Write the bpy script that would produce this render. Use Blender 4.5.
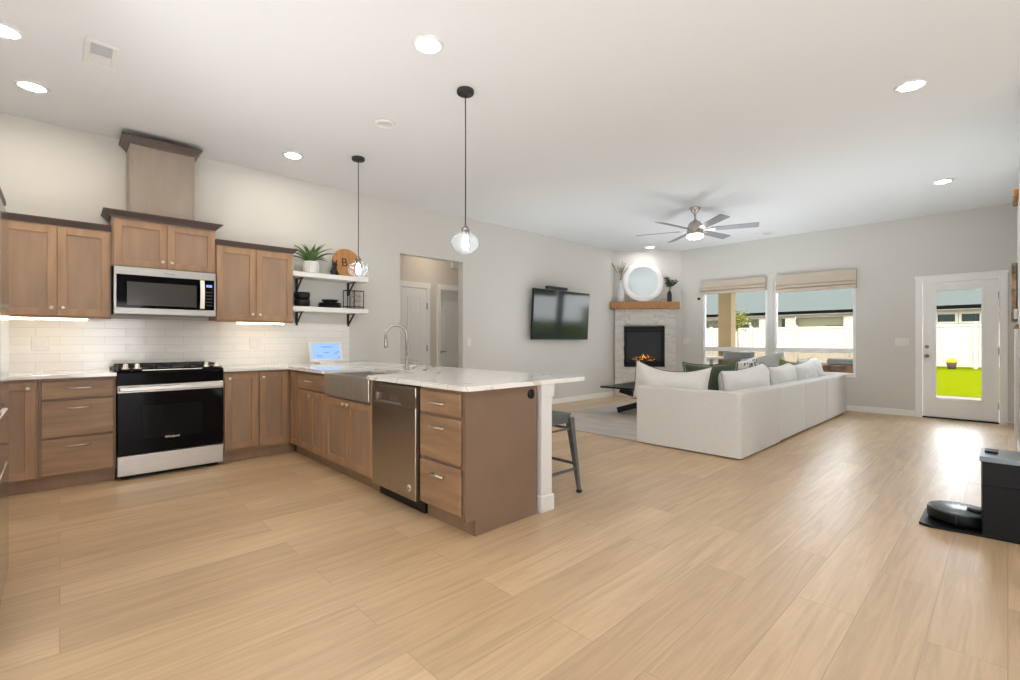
import bpy, bmesh, math, random
from mathutils import Vector, Matrix, noise
random.seed(7)
for o in list(bpy.data.objects): bpy.data.objects.remove(o)
SC = bpy.context.scene
COL = SC.collection
PI = math.pi

# ------------------------------------------------------------------ camera
F = 473.46
cam_d = bpy.data.cameras.new('camera'); cam = bpy.data.objects.new('camera', cam_d); COL.objects.link(cam)
cam_d.sensor_width = 36.0; cam_d.lens = F / 1020 * 36.0; cam_d.clip_start = .05; cam_d.clip_end = 300
cam.location = (0, 0, 1.187)
cam.rotation_euler = (PI / 2, 0, math.radians(46.437) - PI / 2)
SC.camera = cam

# ------------------------------------------------------------------ colour management
SC.view_settings.view_transform = 'Standard'; SC.view_settings.look = 'None'
SC.view_settings.exposure = 0.70; SC.view_settings.gamma = 1.0
SC.view_settings.use_curve_mapping = False
try:
    SC.cycles.max_bounces = 10; SC.cycles.diffuse_bounces = 6; SC.cycles.glossy_bounces = 5
    SC.cycles.transparent_max_bounces = 16; SC.cycles.sample_clamp_indirect = 6
    SC.cycles.use_denoising = True
    SC.cycles.caustics_reflective = False; SC.cycles.caustics_refractive = False
except Exception: pass

# ------------------------------------------------------------------ world and sun
W = bpy.data.worlds.new('world'); SC.world = W; W.use_nodes = True
nt = W.node_tree; nt.nodes.clear()
wo = nt.nodes.new('ShaderNodeOutputWorld'); bg = nt.nodes.new('ShaderNodeBackground')
tc = nt.nodes.new('ShaderNodeTexCoord'); sp = nt.nodes.new('ShaderNodeSeparateXYZ')
cr = nt.nodes.new('ShaderNodeValToRGB')
cr.color_ramp.elements[0].position = 0.0; cr.color_ramp.elements[0].color = (.96, .98, 1, 1)
cr.color_ramp.elements[1].position = .7; cr.color_ramp.elements[1].color = (.82, .90, 1, 1)
nt.links.new(tc.outputs['Generated'], sp.inputs[0]); nt.links.new(sp.outputs['Z'], cr.inputs[0])
nt.links.new(cr.outputs[0], bg.inputs['Color']); nt.links.new(bg.outputs[0], wo.inputs[0])
bg.inputs['Strength'].default_value = 6.2
sl = bpy.data.lights.new('sun', 'SUN'); so = bpy.data.objects.new('sun', sl); COL.objects.link(so)
sl.energy = 2.8; sl.angle = math.radians(1.0); sl.color = (1, .94, .84)
so.rotation_euler = Vector((-.45, -.55, .75)).to_track_quat('Z', 'Y').to_euler()
so.location = (12, -6, 9)

def area_light(name, loc, direction, sx, sy, energy, color):
    l = bpy.data.lights.new(name, 'AREA'); o = bpy.data.objects.new(name, l); COL.objects.link(o)
    l.shape = 'RECTANGLE'; l.size = sx; l.size_y = sy; l.energy = energy; l.color = color
    o.location = loc; o.rotation_euler = Vector(direction).to_track_quat('-Z', 'Y').to_euler()
    return o
# (the unseen openings behind the camera are sized to admit sky fill light)
# added unseen spot lamps, aimed upward to brighten the ceiling
def fill_uplight(name, loc, direction, energy, color, size=.25):
    l = bpy.data.lights.new(name, 'SPOT'); o = bpy.data.objects.new(name, l); COL.objects.link(o)
    l.energy = energy; l.spot_size = math.radians(168); l.spot_blend = 1; l.shadow_soft_size = size; l.color = color
    o.location = loc; o.rotation_euler = Vector(direction).to_track_quat('-Z', 'Y').to_euler(); return o
fill_uplight('fill_uplight_dining', (-1.6, -1.6, .35), (.1, .1, 1), 230, (.88, .95, 1))
fill_uplight('fill_uplight_entry', (2.4, -.32, .32), (.12, .25, 1), 52, (.84, .93, 1))
fill_uplight('fill_uplight_kitchen', (-.75, 1.5, .32), (.1, .3, 1), 85, (.90, .95, 1))
fill_uplight('fill_uplight_cooking', (.45, 3.3, .7), (-.05, .0, 1), 60, (.94, .96, 1), .6)
fill_uplight('fill_uplight_living', (6.9, .9, .75), (.0, .1, 1), 66, (.84, .93, 1), 1.0)
fill_uplight('fill_uplight_hearth', (5.6, 4.6, .75), (.0, .0, 1), 50, (.86, .94, 1), .9)
fill_uplight('fill_uplight_window', (8.4, 3.3, .75), (.0, -.05, 1), 88, (.88, .95, 1), .8)

# ------------------------------------------------------------------ materials
def mat(name, color, rough=.5, metal=0, noise_amt=0, noise_scale=8, stretch=(1, 1, 1), bump=0, bump_scale=60,
        color2=None, emit=None, estr=0, coat=0, spec=None, sheen=0):
    m = bpy.data.materials.new(name); m.use_nodes = True; n = m.node_tree; b = n.nodes['Principled BSDF']
    b.inputs['Base Color'].default_value = (*color, 1); b.inputs['Roughness'].default_value = rough
    b.inputs['Metallic'].default_value = metal
    if spec is not None: b.inputs['Specular IOR Level'].default_value = spec
    if coat: b.inputs['Coat Weight'].default_value = coat; b.inputs['Coat Roughness'].default_value = .08
    if sheen: b.inputs['Sheen Weight'].default_value = sheen
    if emit: b.inputs['Emission Color'].default_value = (*emit, 1); b.inputs['Emission Strength'].default_value = estr
    tcn = n.nodes.new('ShaderNodeTexCoord'); mp = n.nodes.new('ShaderNodeMapping')
    mp.inputs['Scale'].default_value = stretch; n.links.new(tcn.outputs['Object'], mp.inputs[0])
    nz = n.nodes.new('ShaderNodeTexNoise'); nz.inputs['Scale'].default_value = noise_scale; nz.inputs['Detail'].default_value = 5
    n.links.new(mp.outputs[0], nz.inputs[0])
    c2 = color2 or tuple(c * (1 - noise_amt) for c in color)
    rp = n.nodes.new('ShaderNodeValToRGB'); rp.color_ramp.elements[0].position = .3; rp.color_ramp.elements[1].position = .7
    rp.color_ramp.elements[0].color = (*c2, 1); rp.color_ramp.elements[1].color = (*color, 1)
    n.links.new(nz.outputs['Fac'], rp.inputs[0])
    if noise_amt or color2: n.links.new(rp.outputs[0], b.inputs['Base Color'])
    if bump:
        nb = n.nodes.new('ShaderNodeTexNoise'); nb.inputs['Scale'].default_value = bump_scale; nb.inputs['Detail'].default_value = 3
        n.links.new(mp.outputs[0], nb.inputs[0])
        bp = n.nodes.new('ShaderNodeBump'); bp.inputs['Strength'].default_value = bump; bp.inputs['Distance'].default_value = .01
        n.links.new(nb.outputs['Fac'], bp.inputs['Height']); n.links.new(bp.outputs[0], b.inputs['Normal'])
    return m

def glass_mat(name, tint=(1, 1, 1), rough=0.0, base=.0, blend=.15):
    m = bpy.data.materials.new(name); m.use_nodes = True; n = m.node_tree; n.nodes.clear()
    o = n.nodes.new('ShaderNodeOutputMaterial'); mx = n.nodes.new('ShaderNodeMixShader')
    t = n.nodes.new('ShaderNodeBsdfTransparent'); t.inputs[0].default_value = (*tint, 1)
    g = n.nodes.new('ShaderNodeBsdfGlossy'); g.inputs['Roughness'].default_value = rough
    fr = n.nodes.new('ShaderNodeLayerWeight'); fr.inputs['Blend'].default_value = blend
    ad = n.nodes.new('ShaderNodeMath'); ad.operation = 'ADD'; ad.inputs[1].default_value = base; ad.use_clamp = True
    n.links.new(fr.outputs['Fresnel'], ad.inputs[0]); n.links.new(ad.outputs[0], mx.inputs[0])
    n.links.new(t.outputs[0], mx.inputs[1]); n.links.new(g.outputs[0], mx.inputs[2]); n.links.new(mx.outputs[0], o.inputs[0])
    return m

def emis(name, color, strength):
    m = bpy.data.materials.new(name); m.use_nodes = True; b = m.node_tree.nodes['Principled BSDF']
    b.inputs['Base Color'].default_value = (*color, 1); b.inputs['Emission Color'].default_value = (*color, 1)
    b.inputs['Emission Strength'].default_value = strength; return m

def floor_mat():
    m = bpy.data.materials.new('oak_plank_floor'); m.use_nodes = True; n = m.node_tree; b = n.nodes['Principled BSDF']
    L = n.links.new
    tcn = n.nodes.new('ShaderNodeTexCoord')
    br = n.nodes.new('ShaderNodeTexBrick'); br.offset = .37; br.offset_frequency = 2; br.squash = 1
    br.inputs['Scale'].default_value = 1; br.inputs['Brick Width'].default_value = 1.52; br.inputs['Row Height'].default_value = .225
    br.inputs['Mortar Size'].default_value = .0016; br.inputs['Mortar Smooth'].default_value = .2; br.inputs['Bias'].default_value = 0
    br.inputs['Color1'].default_value = (0, 0, 0, 1); br.inputs['Color2'].default_value = (1, 1, 1, 1); br.inputs['Mortar'].default_value = (.5, .5, .5, 1)
    L(tcn.outputs['Object'], br.inputs[0])
    rp = n.nodes.new('ShaderNodeValToRGB'); e = rp.color_ramp.elements
    e[0].position = 0; e[0].color = (.545, .382, .226, 1); e[1].position = 1; e[1].color = (.670, .488, .300, 1)
    q = rp.color_ramp.elements.new(.5); q.color = (.610, .437, .264, 1)
    L(br.outputs['Color'], rp.inputs[0])
    # grain: noise stretched along the plank, shifted per plank
    mp = n.nodes.new('ShaderNodeMapping'); mp.inputs['Scale'].default_value = (.55, 8.5, 1)
    ad = n.nodes.new('ShaderNodeVectorMath'); ad.operation = 'MULTIPLY_ADD'
    ad.inputs[1].default_value = (7, 3, 0); L(br.outputs['Color'], ad.inputs[0]); L(tcn.outputs['Object'], ad.inputs[2])
    L(ad.outputs[0], mp.inputs[0])
    nz = n.nodes.new('ShaderNodeTexNoise'); nz.inputs['Scale'].default_value = 2.2; nz.inputs['Detail'].default_value = 8; nz.inputs['Distortion'].default_value = 1.4
    nz.inputs['Roughness'].default_value = .6
    L(mp.outputs[0], nz.inputs[0])
    gr = n.nodes.new('ShaderNodeValToRGB'); gr.color_ramp.elements[0].position = .32; gr.color_ramp.elements[0].color = (.76, .73, .69, 1)
    gr.color_ramp.elements[1].position = .62; gr.color_ramp.elements[1].color = (1.06, 1.06, 1.06, 1)
    L(nz.outputs['Fac'], gr.inputs[0])
    mx = n.nodes.new('ShaderNodeMix'); mx.data_type = 'RGBA'; mx.blend_type = 'MULTIPLY'; mx.inputs[0].default_value = .75
    L(rp.outputs[0], mx.inputs[6]); L(gr.outputs[0], mx.inputs[7])
    m2 = n.nodes.new('ShaderNodeMix'); m2.data_type = 'RGBA'; m2.blend_type = 'MIX'
    L(br.outputs['Fac'], m2.inputs[0]); L(mx.outputs[2], m2.inputs[6]); m2.inputs[7].default_value = (.38, .27, .17, 1)
    L(m2.outputs[2], b.inputs['Base Color'])
    b.inputs['Roughness'].default_value = .34
    rr = n.nodes.new('ShaderNodeMapRange'); rr.inputs[3].default_value = .42; rr.inputs[4].default_value = .33
    b.inputs['Specular IOR Level'].default_value = 1.0
    L(nz.outputs['Fac'], rr.inputs[0]); L(rr.outputs[0], b.inputs['Roughness'])
    bp = n.nodes.new('ShaderNodeBump'); bp.inputs['Strength'].default_value = .25; bp.inputs['Distance'].default_value = .003
    sb = n.nodes.new('ShaderNodeMath'); sb.operation = 'SUBTRACT'; L(nz.outputs['Fac'], sb.inputs[0]); L(br.outputs['Fac'], sb.inputs[1])
    L(sb.outputs[0], bp.inputs['Height']); L(bp.outputs[0], b.inputs['Normal'])
    return m

def tile_mat():
    m = bpy.data.materials.new('white_subway_tile'); m.use_nodes = True; n = m.node_tree; b = n.nodes['Principled BSDF']; L = n.links.new
    tcn = n.nodes.new('ShaderNodeTexCoord'); sx = n.nodes.new('ShaderNodeSeparateXYZ'); cb = n.nodes.new('ShaderNodeCombineXYZ')
    L(tcn.outputs['Object'], sx.inputs[0]); L(sx.outputs['X'], cb.inputs['X']); L(sx.outputs['Z'], cb.inputs['Y'])
    br = n.nodes.new('ShaderNodeTexBrick'); br.offset = .5
    br.inputs['Scale'].default_value = 1; br.inputs['Brick Width'].default_value = .305; br.inputs['Row Height'].default_value = .0762
    br.inputs['Mortar Size'].default_value = .0022; br.inputs['Mortar Smooth'].default_value = .1
    br.inputs['Color1'].default_value = (.84, .83, .81, 1); br.inputs['Color2'].default_value = (.88, .87, .85, 1); br.inputs['Mortar'].default_value = (.72, .70, .67, 1)
    L(cb.outputs[0], br.inputs[0]); L(br.outputs['Color'], b.inputs['Base Color']); b.inputs['Roughness'].default_value = .12
    nz = n.nodes.new('ShaderNodeTexNoise'); nz.inputs['Scale'].default_value = 9; L(tcn.outputs['Object'], nz.inputs[0])
    sb = n.nodes.new('ShaderNodeMath'); sb.operation = 'SUBTRACT'; L(nz.outputs['Fac'], sb.inputs[0]); L(br.outputs['Fac'], sb.inputs[1])
    bp = n.nodes.new('ShaderNodeBump'); bp.inputs['Strength'].default_value = .3; bp.inputs['Distance'].default_value = .006
    L(sb.outputs[0], bp.inputs['Height']); L(bp.outputs[0], b.inputs['Normal']); return m

def quartz_mat():
    m = bpy.data.materials.new('veined_white_quartz'); m.use_nodes = True; n = m.node_tree; b = n.nodes['Principled BSDF']; L = n.links.new
    tcn = n.nodes.new('ShaderNodeTexCoord'); nz = n.nodes.new('ShaderNodeTexNoise'); nz.inputs['Scale'].default_value = .9; nz.inputs['Detail'].default_value = 3
    nz.inputs['Distortion'].default_value = 1.6
    L(tcn.outputs['Object'], nz.inputs[0])
    sb = n.nodes.new('ShaderNodeMath'); sb.operation = 'SUBTRACT'; sb.inputs[1].default_value = .5; L(nz.outputs['Fac'], sb.inputs[0])
    ab = n.nodes.new('ShaderNodeMath'); ab.operation = 'ABSOLUTE'; L(sb.outputs[0], ab.inputs[0])
    rp = n.nodes.new('ShaderNodeValToRGB'); rp.color_ramp.elements[0].position = 0; rp.color_ramp.elements[0].color = (.62, .57, .52, 1)
    rp.color_ramp.elements[1].position = .010; rp.color_ramp.elements[1].color = (.87, .86, .84, 1)
    L(ab.outputs[0], rp.inputs[0]); L(rp.outputs[0], b.inputs['Base Color']); b.inputs['Roughness'].default_value = .07; return m

def brushed(name, color, rough, axis_scale):
    m = mat(name, color, rough, 1, .12, 3, axis_scale); return m

M = {}
M['wall'] = mat('greige_wall_paint', (.65, .635, .60), .8, bump=.04, bump_scale=220)
M['ceiling'] = mat('white_ceiling_paint', (.76, .77, .775), .9, bump=.05, bump_scale=160)
M['hall'] = mat('hall_wall_paint', (.66, .60, .53), .8)
M['trim'] = mat('white_trim_paint', (.88, .88, .87), .35)
M['floor'] = floor_mat()
M['tile'] = tile_mat()
M['quartz'] = quartz_mat()
M['wood'] = mat('stained_maple', (.42, .255, .145), .42, color2=(.30, .182, .105), noise_scale=3.2, stretch=(5, 5, .9), bump=.03)
M['wood_h'] = mat('stained_maple_across', (.42, .262, .156), .42, color2=(.25, .15, .09), noise_scale=2.2, stretch=(.8, .8, 8), bump=.03)
M['panel_wood'] = mat('stained_maple_panel', (.36, .235, .150), .42, color2=(.28, .182, .118), noise_scale=3, stretch=(4, 4, .8), bump=.03)
M['end_wood'] = mat('stained_end_panel', (.235, .155, .108), .4, color2=(.205, .135, .094), noise_scale=4, stretch=(1, 2, 1))
M['crown'] = mat('dark_stained_crown', (.105, .076, .066), .4, color2=(.085, .062, .054), noise_scale=4, stretch=(1, 1, 6))
M['chase'] = mat('taupe_stained_panel', (.335, .275, .225), .42, color2=(.285, .235, .195), noise_scale=3, stretch=(4, 4, .8), bump=.03)
M['cabin'] = mat('cabinet_inside', (.10, .07, .05), .6)
M['steel'] = brushed('brushed_stainless', (.58, .555, .53), .36, (1, 1, 60))
M['steel_v'] = brushed('brushed_stainless_vertical', (.46, .41, .36), .32, (60, 60, 1))
M['steel_m'] = brushed('microwave_stainless', (.43, .415, .395), .38, (1, 1, 60))
M['steel_a'] = brushed('apron_stainless', (.78, .75, .71), .42, (5, 5, .5))
M['steel_d'] = brushed('dark_stainless', (.30, .29, .28), .25, (1, 1, 40))
M['fridge'] = brushed('fridge_steel', (.66, .68, .69), .16, (60, 60, 1))
M['nickel'] = mat('satin_nickel', (.80, .76, .70), .38, 1)
M['chrome'] = mat('brushed_nickel_faucet', (.40, .385, .36), .3, 1)
M['knobsteel'] = mat('door_hardware_nickel', (.36, .34, .31), .35, .9)
M['blackglass'] = mat('black_glass', (.002, .002, .003), .05, spec=.10)
M['black'] = mat('black_satin', (.009, .009, .010), .4, spec=.3)
M['matblack'] = mat('black_matte', (.02, .02, .02), .6)
M['iron'] = mat('cast_iron', (.010, .009, .008), .55, bump=.2)
M['white'] = mat('white_enamel', (.77, .77, .765), .45)
M['whiteshelf'] = mat('white_shelf_paint', (.80, .79, .77), .45)
M['plate'] = mat('white_plate_plastic', (.78, .77, .74), .4)
M['screen'] = glass_mat('insect_screen', (.80, .77, .73), .5, 0)
M['glass'] = glass_mat('window_glass', (.97, .98, .98), 0, .0)
M['globe'] = glass_mat('pendant_glass', (.965, .985, 1), .02, .04, .10)
M['vaseglass'] = glass_mat('clear_box_glass', (.97, .98, .98), .01, .01, .06)
M['bulb'] = emis('glowing_bulb', (.88, .95, 1), 45)
M['can'] = emis('can_light_lens', (1, .89, .75), 112)
M['can_cool'] = emis('can_light_lens_cool', (1, .97, .93), 86)
M['strip'] = emis('warm_light_strip', (1, .86, .64), 9)
def globe_mat():
    m = glass_mat('glow_hazed_pendant_glass', (.985, .99, 1), .02, .0, .04); n = m.node_tree
    out = [q for q in n.nodes if q.type == 'OUTPUT_MATERIAL'][0]; src = out.inputs[0].links[0].from_socket
    mx = n.nodes.new('ShaderNodeMixShader'); mx.inputs[0].default_value = .045; tr = n.nodes.new('ShaderNodeBsdfTranslucent'); tr.inputs[0].default_value = (.92, .97, 1, 1)  # translucent haze mixed into clear glass to imitate the bulb's glow
    n.links.new(src, mx.inputs[1]); n.links.new(tr.outputs[0], mx.inputs[2]); n.links.new(mx.outputs[0], out.inputs[0]); return m
M['globe'] = globe_mat()
M['fanlens'] = emis('fan_lens', (1, .93, .82), 12)
M['sofa'] = mat('cream_woven_fabric', (.80, .80, .79), .95, color2=(.68, .68, .67), noise_scale=90, bump=.5, bump_scale=260, sheen=.2)
M['cream'] = mat('cream_linen', (.83, .815, .79), .95, color2=(.76, .745, .72), noise_scale=60, bump=.25, bump_scale=200, sheen=.2)
M['greycloth'] = mat('light_grey_linen', (.50, .49, .47), .95, color2=(.42, .41, .40), noise_scale=50, bump=.3, bump_scale=180)
M['piping'] = mat('charcoal_piping', (.11, .11, .10), .9)
M['green'] = mat('forest_green_velvet', (.050, .078, .034), .85, color2=(.034, .055, .026), noise_scale=12, bump=.2, sheen=.3)
M['greenedge'] = mat('sage_green_edging', (.09, .125, .055), .85)
M['olive'] = mat('olive_cloth', (.22, .24, .07), .9, .2)
M['navy'] = mat('slate_blue_cloth', (.06, .075, .11), .9, .2)
M['shade'] = mat('woven_linen_shade', (.62, .53, .43), .9, color2=(.54, .455, .37), noise_scale=10, stretch=(1, 1, 14), bump=.2)
M['mantel'] = mat('honey_oak_mantel', (.47, .235, .085), .5, color2=(.32, .145, .05), noise_scale=5, stretch=(1.0, 6, 7), bump=.15)
M['stone'] = mat('whitewashed_ledgestone', (.84, .80, .75), .85, color2=(.74, .70, .65), noise_scale=7, stretch=(1, 1, 3), bump=.5, bump_scale=30)
M['stone2'] = mat('cool_ledgestone', (.78, .76, .73), .85, color2=(.68, .65, .61), noise_scale=9, bump=.5, bump_scale=30)
M['mirror'] = mat('mirror_glass', (.86, .90, .91), .02, 1)
M['rug'] = mat('faded_rug', (.68, .56, .45), .95, color2=(.43, .44, .46), noise_scale=3.6, stretch=(1, .5, 1), bump=.4, bump_scale=180)
M['grey_metal'] = mat('gunmetal_grey_metal', (.20, .215, .23), .42, .6, .2, 8)
M['robotblack'] = mat('robot_black_plastic', (.005, .006, .007), .4, spec=.25)
M['robottop'] = mat('robot_lid', (.10, .125, .14), .25, .3)
M['docklid'] = mat('dock_lid_grey', (.16, .19, .215), .3, .2)
M['terracotta'] = mat('terracotta_leather', (.42, .13, .055), .5, .2)
M['oakorange'] = mat('orange_oak', (.55, .26, .09), .5, .3, 6)
M['potwhite'] = mat('ribbed_white_ceramic', (.82, .80, .78), .4)
M['leaf'] = mat('succulent_leaf', (.15, .27, .06), .45, color2=(.045, .12, .045), noise_scale=14)
M['leaf2'] = mat('eucalyptus_leaf', (.045, .085, .045), .6, color2=(.025, .05, .03), noise_scale=14)
M['pampas'] = mat('dried_pampas', (.66, .55, .37), .9, .3, 20)
M['stem'] = mat('dried_stem', (.28, .20, .11), .8)
M['board'] = mat('acacia_board', (.52, .27, .10), .5, color2=(.40, .19, .06), noise_scale=6, stretch=(9, 1, 1))
M['ink'] = mat('black_lettering', (.02, .015, .01), .6)
M['cork'] = mat('pale_pebbles', (.50, .36, .27), .8, color2=(.88, .85, .80), noise_scale=22)
M['screenblue'] = emis('tablet_screen', (.22, .37, .66), .55)
M['screenink'] = emis('tablet_screen_writing', (.09, .22, .55), .35)
M['display'] = emis('microwave_display', (.14, .22, .7), .8)
M['flame'] = emis('orange_flame', (1, .36, .05), 1.1)
M['log'] = mat('ceramic_log', (.16, .09, .055), .8, .4, 14)
M['nail'] = mat('grey_fan_blade', (.26, .26, .275), .45, .2, .15, 5)
M['ventshade'] = mat('vent_shaded_enamel', (.50, .52, .55), .5)
M['fansteel'] = mat('brushed_fan_nickel', (.55, .52, .47), .32, 1)
M['lawn'] = mat('lawn_grass', (.085, .088, .0012), .95, color2=(.055, .065, .001), spec=0, noise_scale=5, bump=.6, bump_scale=40)
M['concrete'] = mat('patio_concrete', (.12, .112, .098), .85, .1, 6)
M['gravel'] = mat('pale_gravel', (.15, .128, .10), .95, spec=0, color2=(.10, .086, .068), noise_scale=26, bump=.8, bump_scale=50)
M['vinyl'] = mat('cream_vinyl', (.27, .235, .18), .7, spec=.1)
M['stucco'] = mat('beige_siding', (.135, .12, .07), .85, .06, 6)
M['stuccotrim'] = mat('pale_house_trim', (.26, .235, .175), .7)
M['shingle'] = mat('grey_roof_shingle', (.052, .056, .048), .95, spec=.05, color2=(.036, .040, .035), noise_scale=7, stretch=(2, 1, 3))
M['fascia'] = mat('dark_gutter', (.003, .003, .003), .8, spec=0)
M['post'] = mat('tan_porch_post', (.165, .112, .042), .8, color2=(.14, .095, .036), noise_scale=2.5, stretch=(1, 1, 8))
M['darkglass'] = mat('dark_house_window', (.010, .016, .014), .3, spec=.1)
M['wicker'] = mat('brown_wicker', (.20, .105, .05), .7, .4, 30, bump=.5, bump_scale=90)
M['outcush'] = mat('charcoal_outdoor_cloth', (.11, .12, .125), .9, .15)
M['yellow'] = mat('yellow_flowers', (.36, .29, .005), .8, .2)
M['foliage'] = mat('yellow_green_foliage', (.19, .19, .02), .9, .2, 14, spec=.1)
M['bark'] = mat('tree_bark', (.14, .09, .05), .9, .3)

# ------------------------------------------------------------------ mesh builder
class MB:
    def __init__(s): s.bm = bmesh.new()
    def box(s, x0, x1, y0, y1, z0, z1, bev=0, seg=1, mi=0):
        x0, x1 = sorted((x0, x1)); y0, y1 = sorted((y0, y1)); z0, z1 = sorted((z0, z1))
        mt = Matrix.Translation(((x0 + x1) / 2, (y0 + y1) / 2, (z0 + z1) / 2)) @ Matrix.Diagonal((x1 - x0, y1 - y0, z1 - z0, 1))
        r = bmesh.ops.create_cube(s.bm, size=1, matrix=mt)
        fs = list({f for v in r['verts'] for f in v.link_faces})
        for f in fs: f.material_index = mi
        if bev:
            bev = min(bev, (x1 - x0) * .45, (y1 - y0) * .45, (z1 - z0) * .45)
            ed = list({e for v in r['verts'] for e in v.link_edges})
            bmesh.ops.bevel(s.bm, geom=ed, offset=bev, segments=seg, profile=.5, affect='EDGES')
        return s
    def obox(s, p0, p1, w, h, up=(0, 0, 1), bev=0):
        """a bar of section w x h from p0 to p1"""
        p0 = Vector(p0); p1 = Vector(p1); d = (p1 - p0); L = d.length; d.normalize()
        upv = Vector(up)
        if abs(d.dot(upv)) > .99: upv = Vector((1, 0, 0))
        x = d.cross(upv).normalized(); z = x.cross(d).normalized()
        R = Matrix((x, d, z)).transposed().to_4x4()
        mt = Matrix.Translation((p0 + p1) / 2) @ R @ Matrix.Diagonal((w, L, h, 1))
        r = bmesh.ops.create_cube(s.bm, size=1, matrix=mt)
        if bev: bmesh.ops.bevel(s.bm, geom=list({e for v in r['verts'] for e in v.link_edges}), offset=bev, segments=1, profile=.5, affect='EDGES')
        return s
    def ring(s, prev, cur, smooth=True):
        n = len(prev)
        for i in range(n):
            f = s.bm.faces.new((prev[i], prev[(i + 1) % n], cur[(i + 1) % n], cur[i])); f.smooth = smooth
    def tube(s, pts, r, n=10, cap=True):
        pts = [Vector(p) for p in pts]; rs = r if isinstance(r, (list, tuple)) else [r] * len(pts)
        prev = None; ref = None
        for i, p in enumerate(pts):
            if i == 0: d = pts[1] - p
            elif i == len(pts) - 1: d = p - pts[i - 1]
            else: d = (pts[i + 1] - p).normalized() + (p - pts[i - 1]).normalized()
            d.normalize()
            if ref is None: ref = Vector((0, 0, 1)) if abs(d.z) < .9 else Vector((1, 0, 0))
            x = d.cross(ref); 
            if x.length < 1e-4: x = d.cross(Vector((0, 1, 0)))
            x.normalize(); y = d.cross(x).normalized(); ref = -y if False else ref
            cur = [s.bm.verts.new(p + (x * math.cos(a) + y * math.sin(a)) * rs[i]) for a in [2 * PI * k / n for k in range(n)]]
            if prev: s.ring(prev, cur)
            elif cap: s.bm.faces.new(cur[::-1])
            prev = cur
        if cap: s.bm.faces.new(prev)
        return s
    def lathe(s, prof, c=(0, 0, 0), n=24, axis='Z', smooth=True):
        prev = None
        for (r, z) in prof:
            cur = []
            for k in range(n):
                a = 2 * PI * k / n; u, v = max(r, 1e-4) * math.cos(a), max(r, 1e-4) * math.sin(a)
                if axis == 'Z': p = (c[0] + u, c[1] + v, c[2] + z)
                elif axis == 'Y': p = (c[0] + v, c[1] + z, c[2] + u)
                else: p = (c[0] + z, c[1] + u, c[2] + v)
                cur.append(s.bm.verts.new(p))
            if prev: s.ring(prev, cur, smooth)
            elif r > 1e-3: s.bm.faces.new(cur[::-1])
            prev = cur; lastr = r
        if lastr > 1e-3: s.bm.faces.new(prev)
        return s
    def prism(s, poly, a0, a1, axis='Z'):
        def P(u, v, w):
            return {'Z': (u, v, w), 'Y': (u, w, v), 'X': (w, u, v)}[axis]
        A = [s.bm.verts.new(P(u, v, a0)) for u, v in poly]; B = [s.bm.verts.new(P(u, v, a1)) for u, v in poly]
        n = len(poly); s.bm.faces.new(A[::-1]); s.bm.faces.new(B)
        for i in range(n): s.bm.faces.new((A[i], A[(i + 1) % n], B[(i + 1) % n], B[i]))
        return s
    def ball(s, c, r, sc=(1, 1, 1), sub=2, rot=None):
        mt = Matrix.Translation(c) @ (rot or Matrix.Identity(4)) @ Matrix.Diagonal((*sc, 1))
        q = bmesh.ops.create_icosphere(s.bm, subdivisions=sub, radius=r, matrix=mt)
        for v in q['verts']:
            for f in v.link_faces: f.smooth = True
        return s
    def tf(s, m): bmesh.ops.transform(s.bm, matrix=m, verts=s.bm.verts); return s
    def mesh(s, name):
        bmesh.ops.recalc_face_normals(s.bm, faces=s.bm.faces)
        me = bpy.data.meshes.new(name); s.bm.to_mesh(me); s.bm.free(); return me

WM = {}
def Wm(o): return WM.get(o.name, Matrix.Identity(4))
def thing(name, label, cat, loc, group=None, rotz=0, kind=None):
    o = bpy.data.objects.new(name, None); COL.objects.link(o); o.location = loc; o.rotation_euler = (0, 0, rotz)
    o.empty_display_size = .05
    if label: o['label'] = label
    if cat: o['category'] = cat
    if group: o['group'] = group
    if kind: o['kind'] = kind
    WM[o.name] = Matrix.Translation(loc) @ Matrix.Rotation(rotz, 4, 'Z'); return o
def obj(name, mb, m, parent=None, label=None, cat=None, group=None, kind=None):
    """link the builder's shape (world coordinates) as one mesh object"""
    me = mb.mesh(name) if isinstance(mb, MB) else mb
    for q in (m if isinstance(m, list) else [m]): me.materials.append(q)
    o = bpy.data.objects.new(name, me); COL.objects.link(o)
    if parent is None:
        xs = [v.co for v in me.vertices]
        c = Vector(((min(v.x for v in xs) + max(v.x for v in xs)) / 2, (min(v.y for v in xs) + max(v.y for v in xs)) / 2, min(v.z for v in xs)))
        if kind == 'structure': c = Vector((0, 0, 0))
        me.transform(Matrix.Translation(-c)); o.location = c; WM[o.name] = Matrix.Translation(c)
    else:
        me.transform(Wm(parent).inverted()); o.parent = parent; WM[o.name] = Wm(parent).copy()
    if label: o['label'] = label
    if cat: o['category'] = cat
    if group: o['group'] = group
    if kind: o['kind'] = kind
    return o
def struct(name, mb, m): return obj(name, mb, m, kind='structure')
def dup(root, loc, label=None, rotz=None):
    r = root.copy(); COL.objects.link(r); r.location = loc
    if rotz is not None: r.rotation_euler = (0, 0, rotz)
    if label: r['label'] = label
    for ch in list(root.children):
        c = ch.copy(); COL.objects.link(c); c.parent = r
        for g in list(ch.children):
            d = g.copy(); COL.objects.link(d); d.parent = c
    return r
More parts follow.
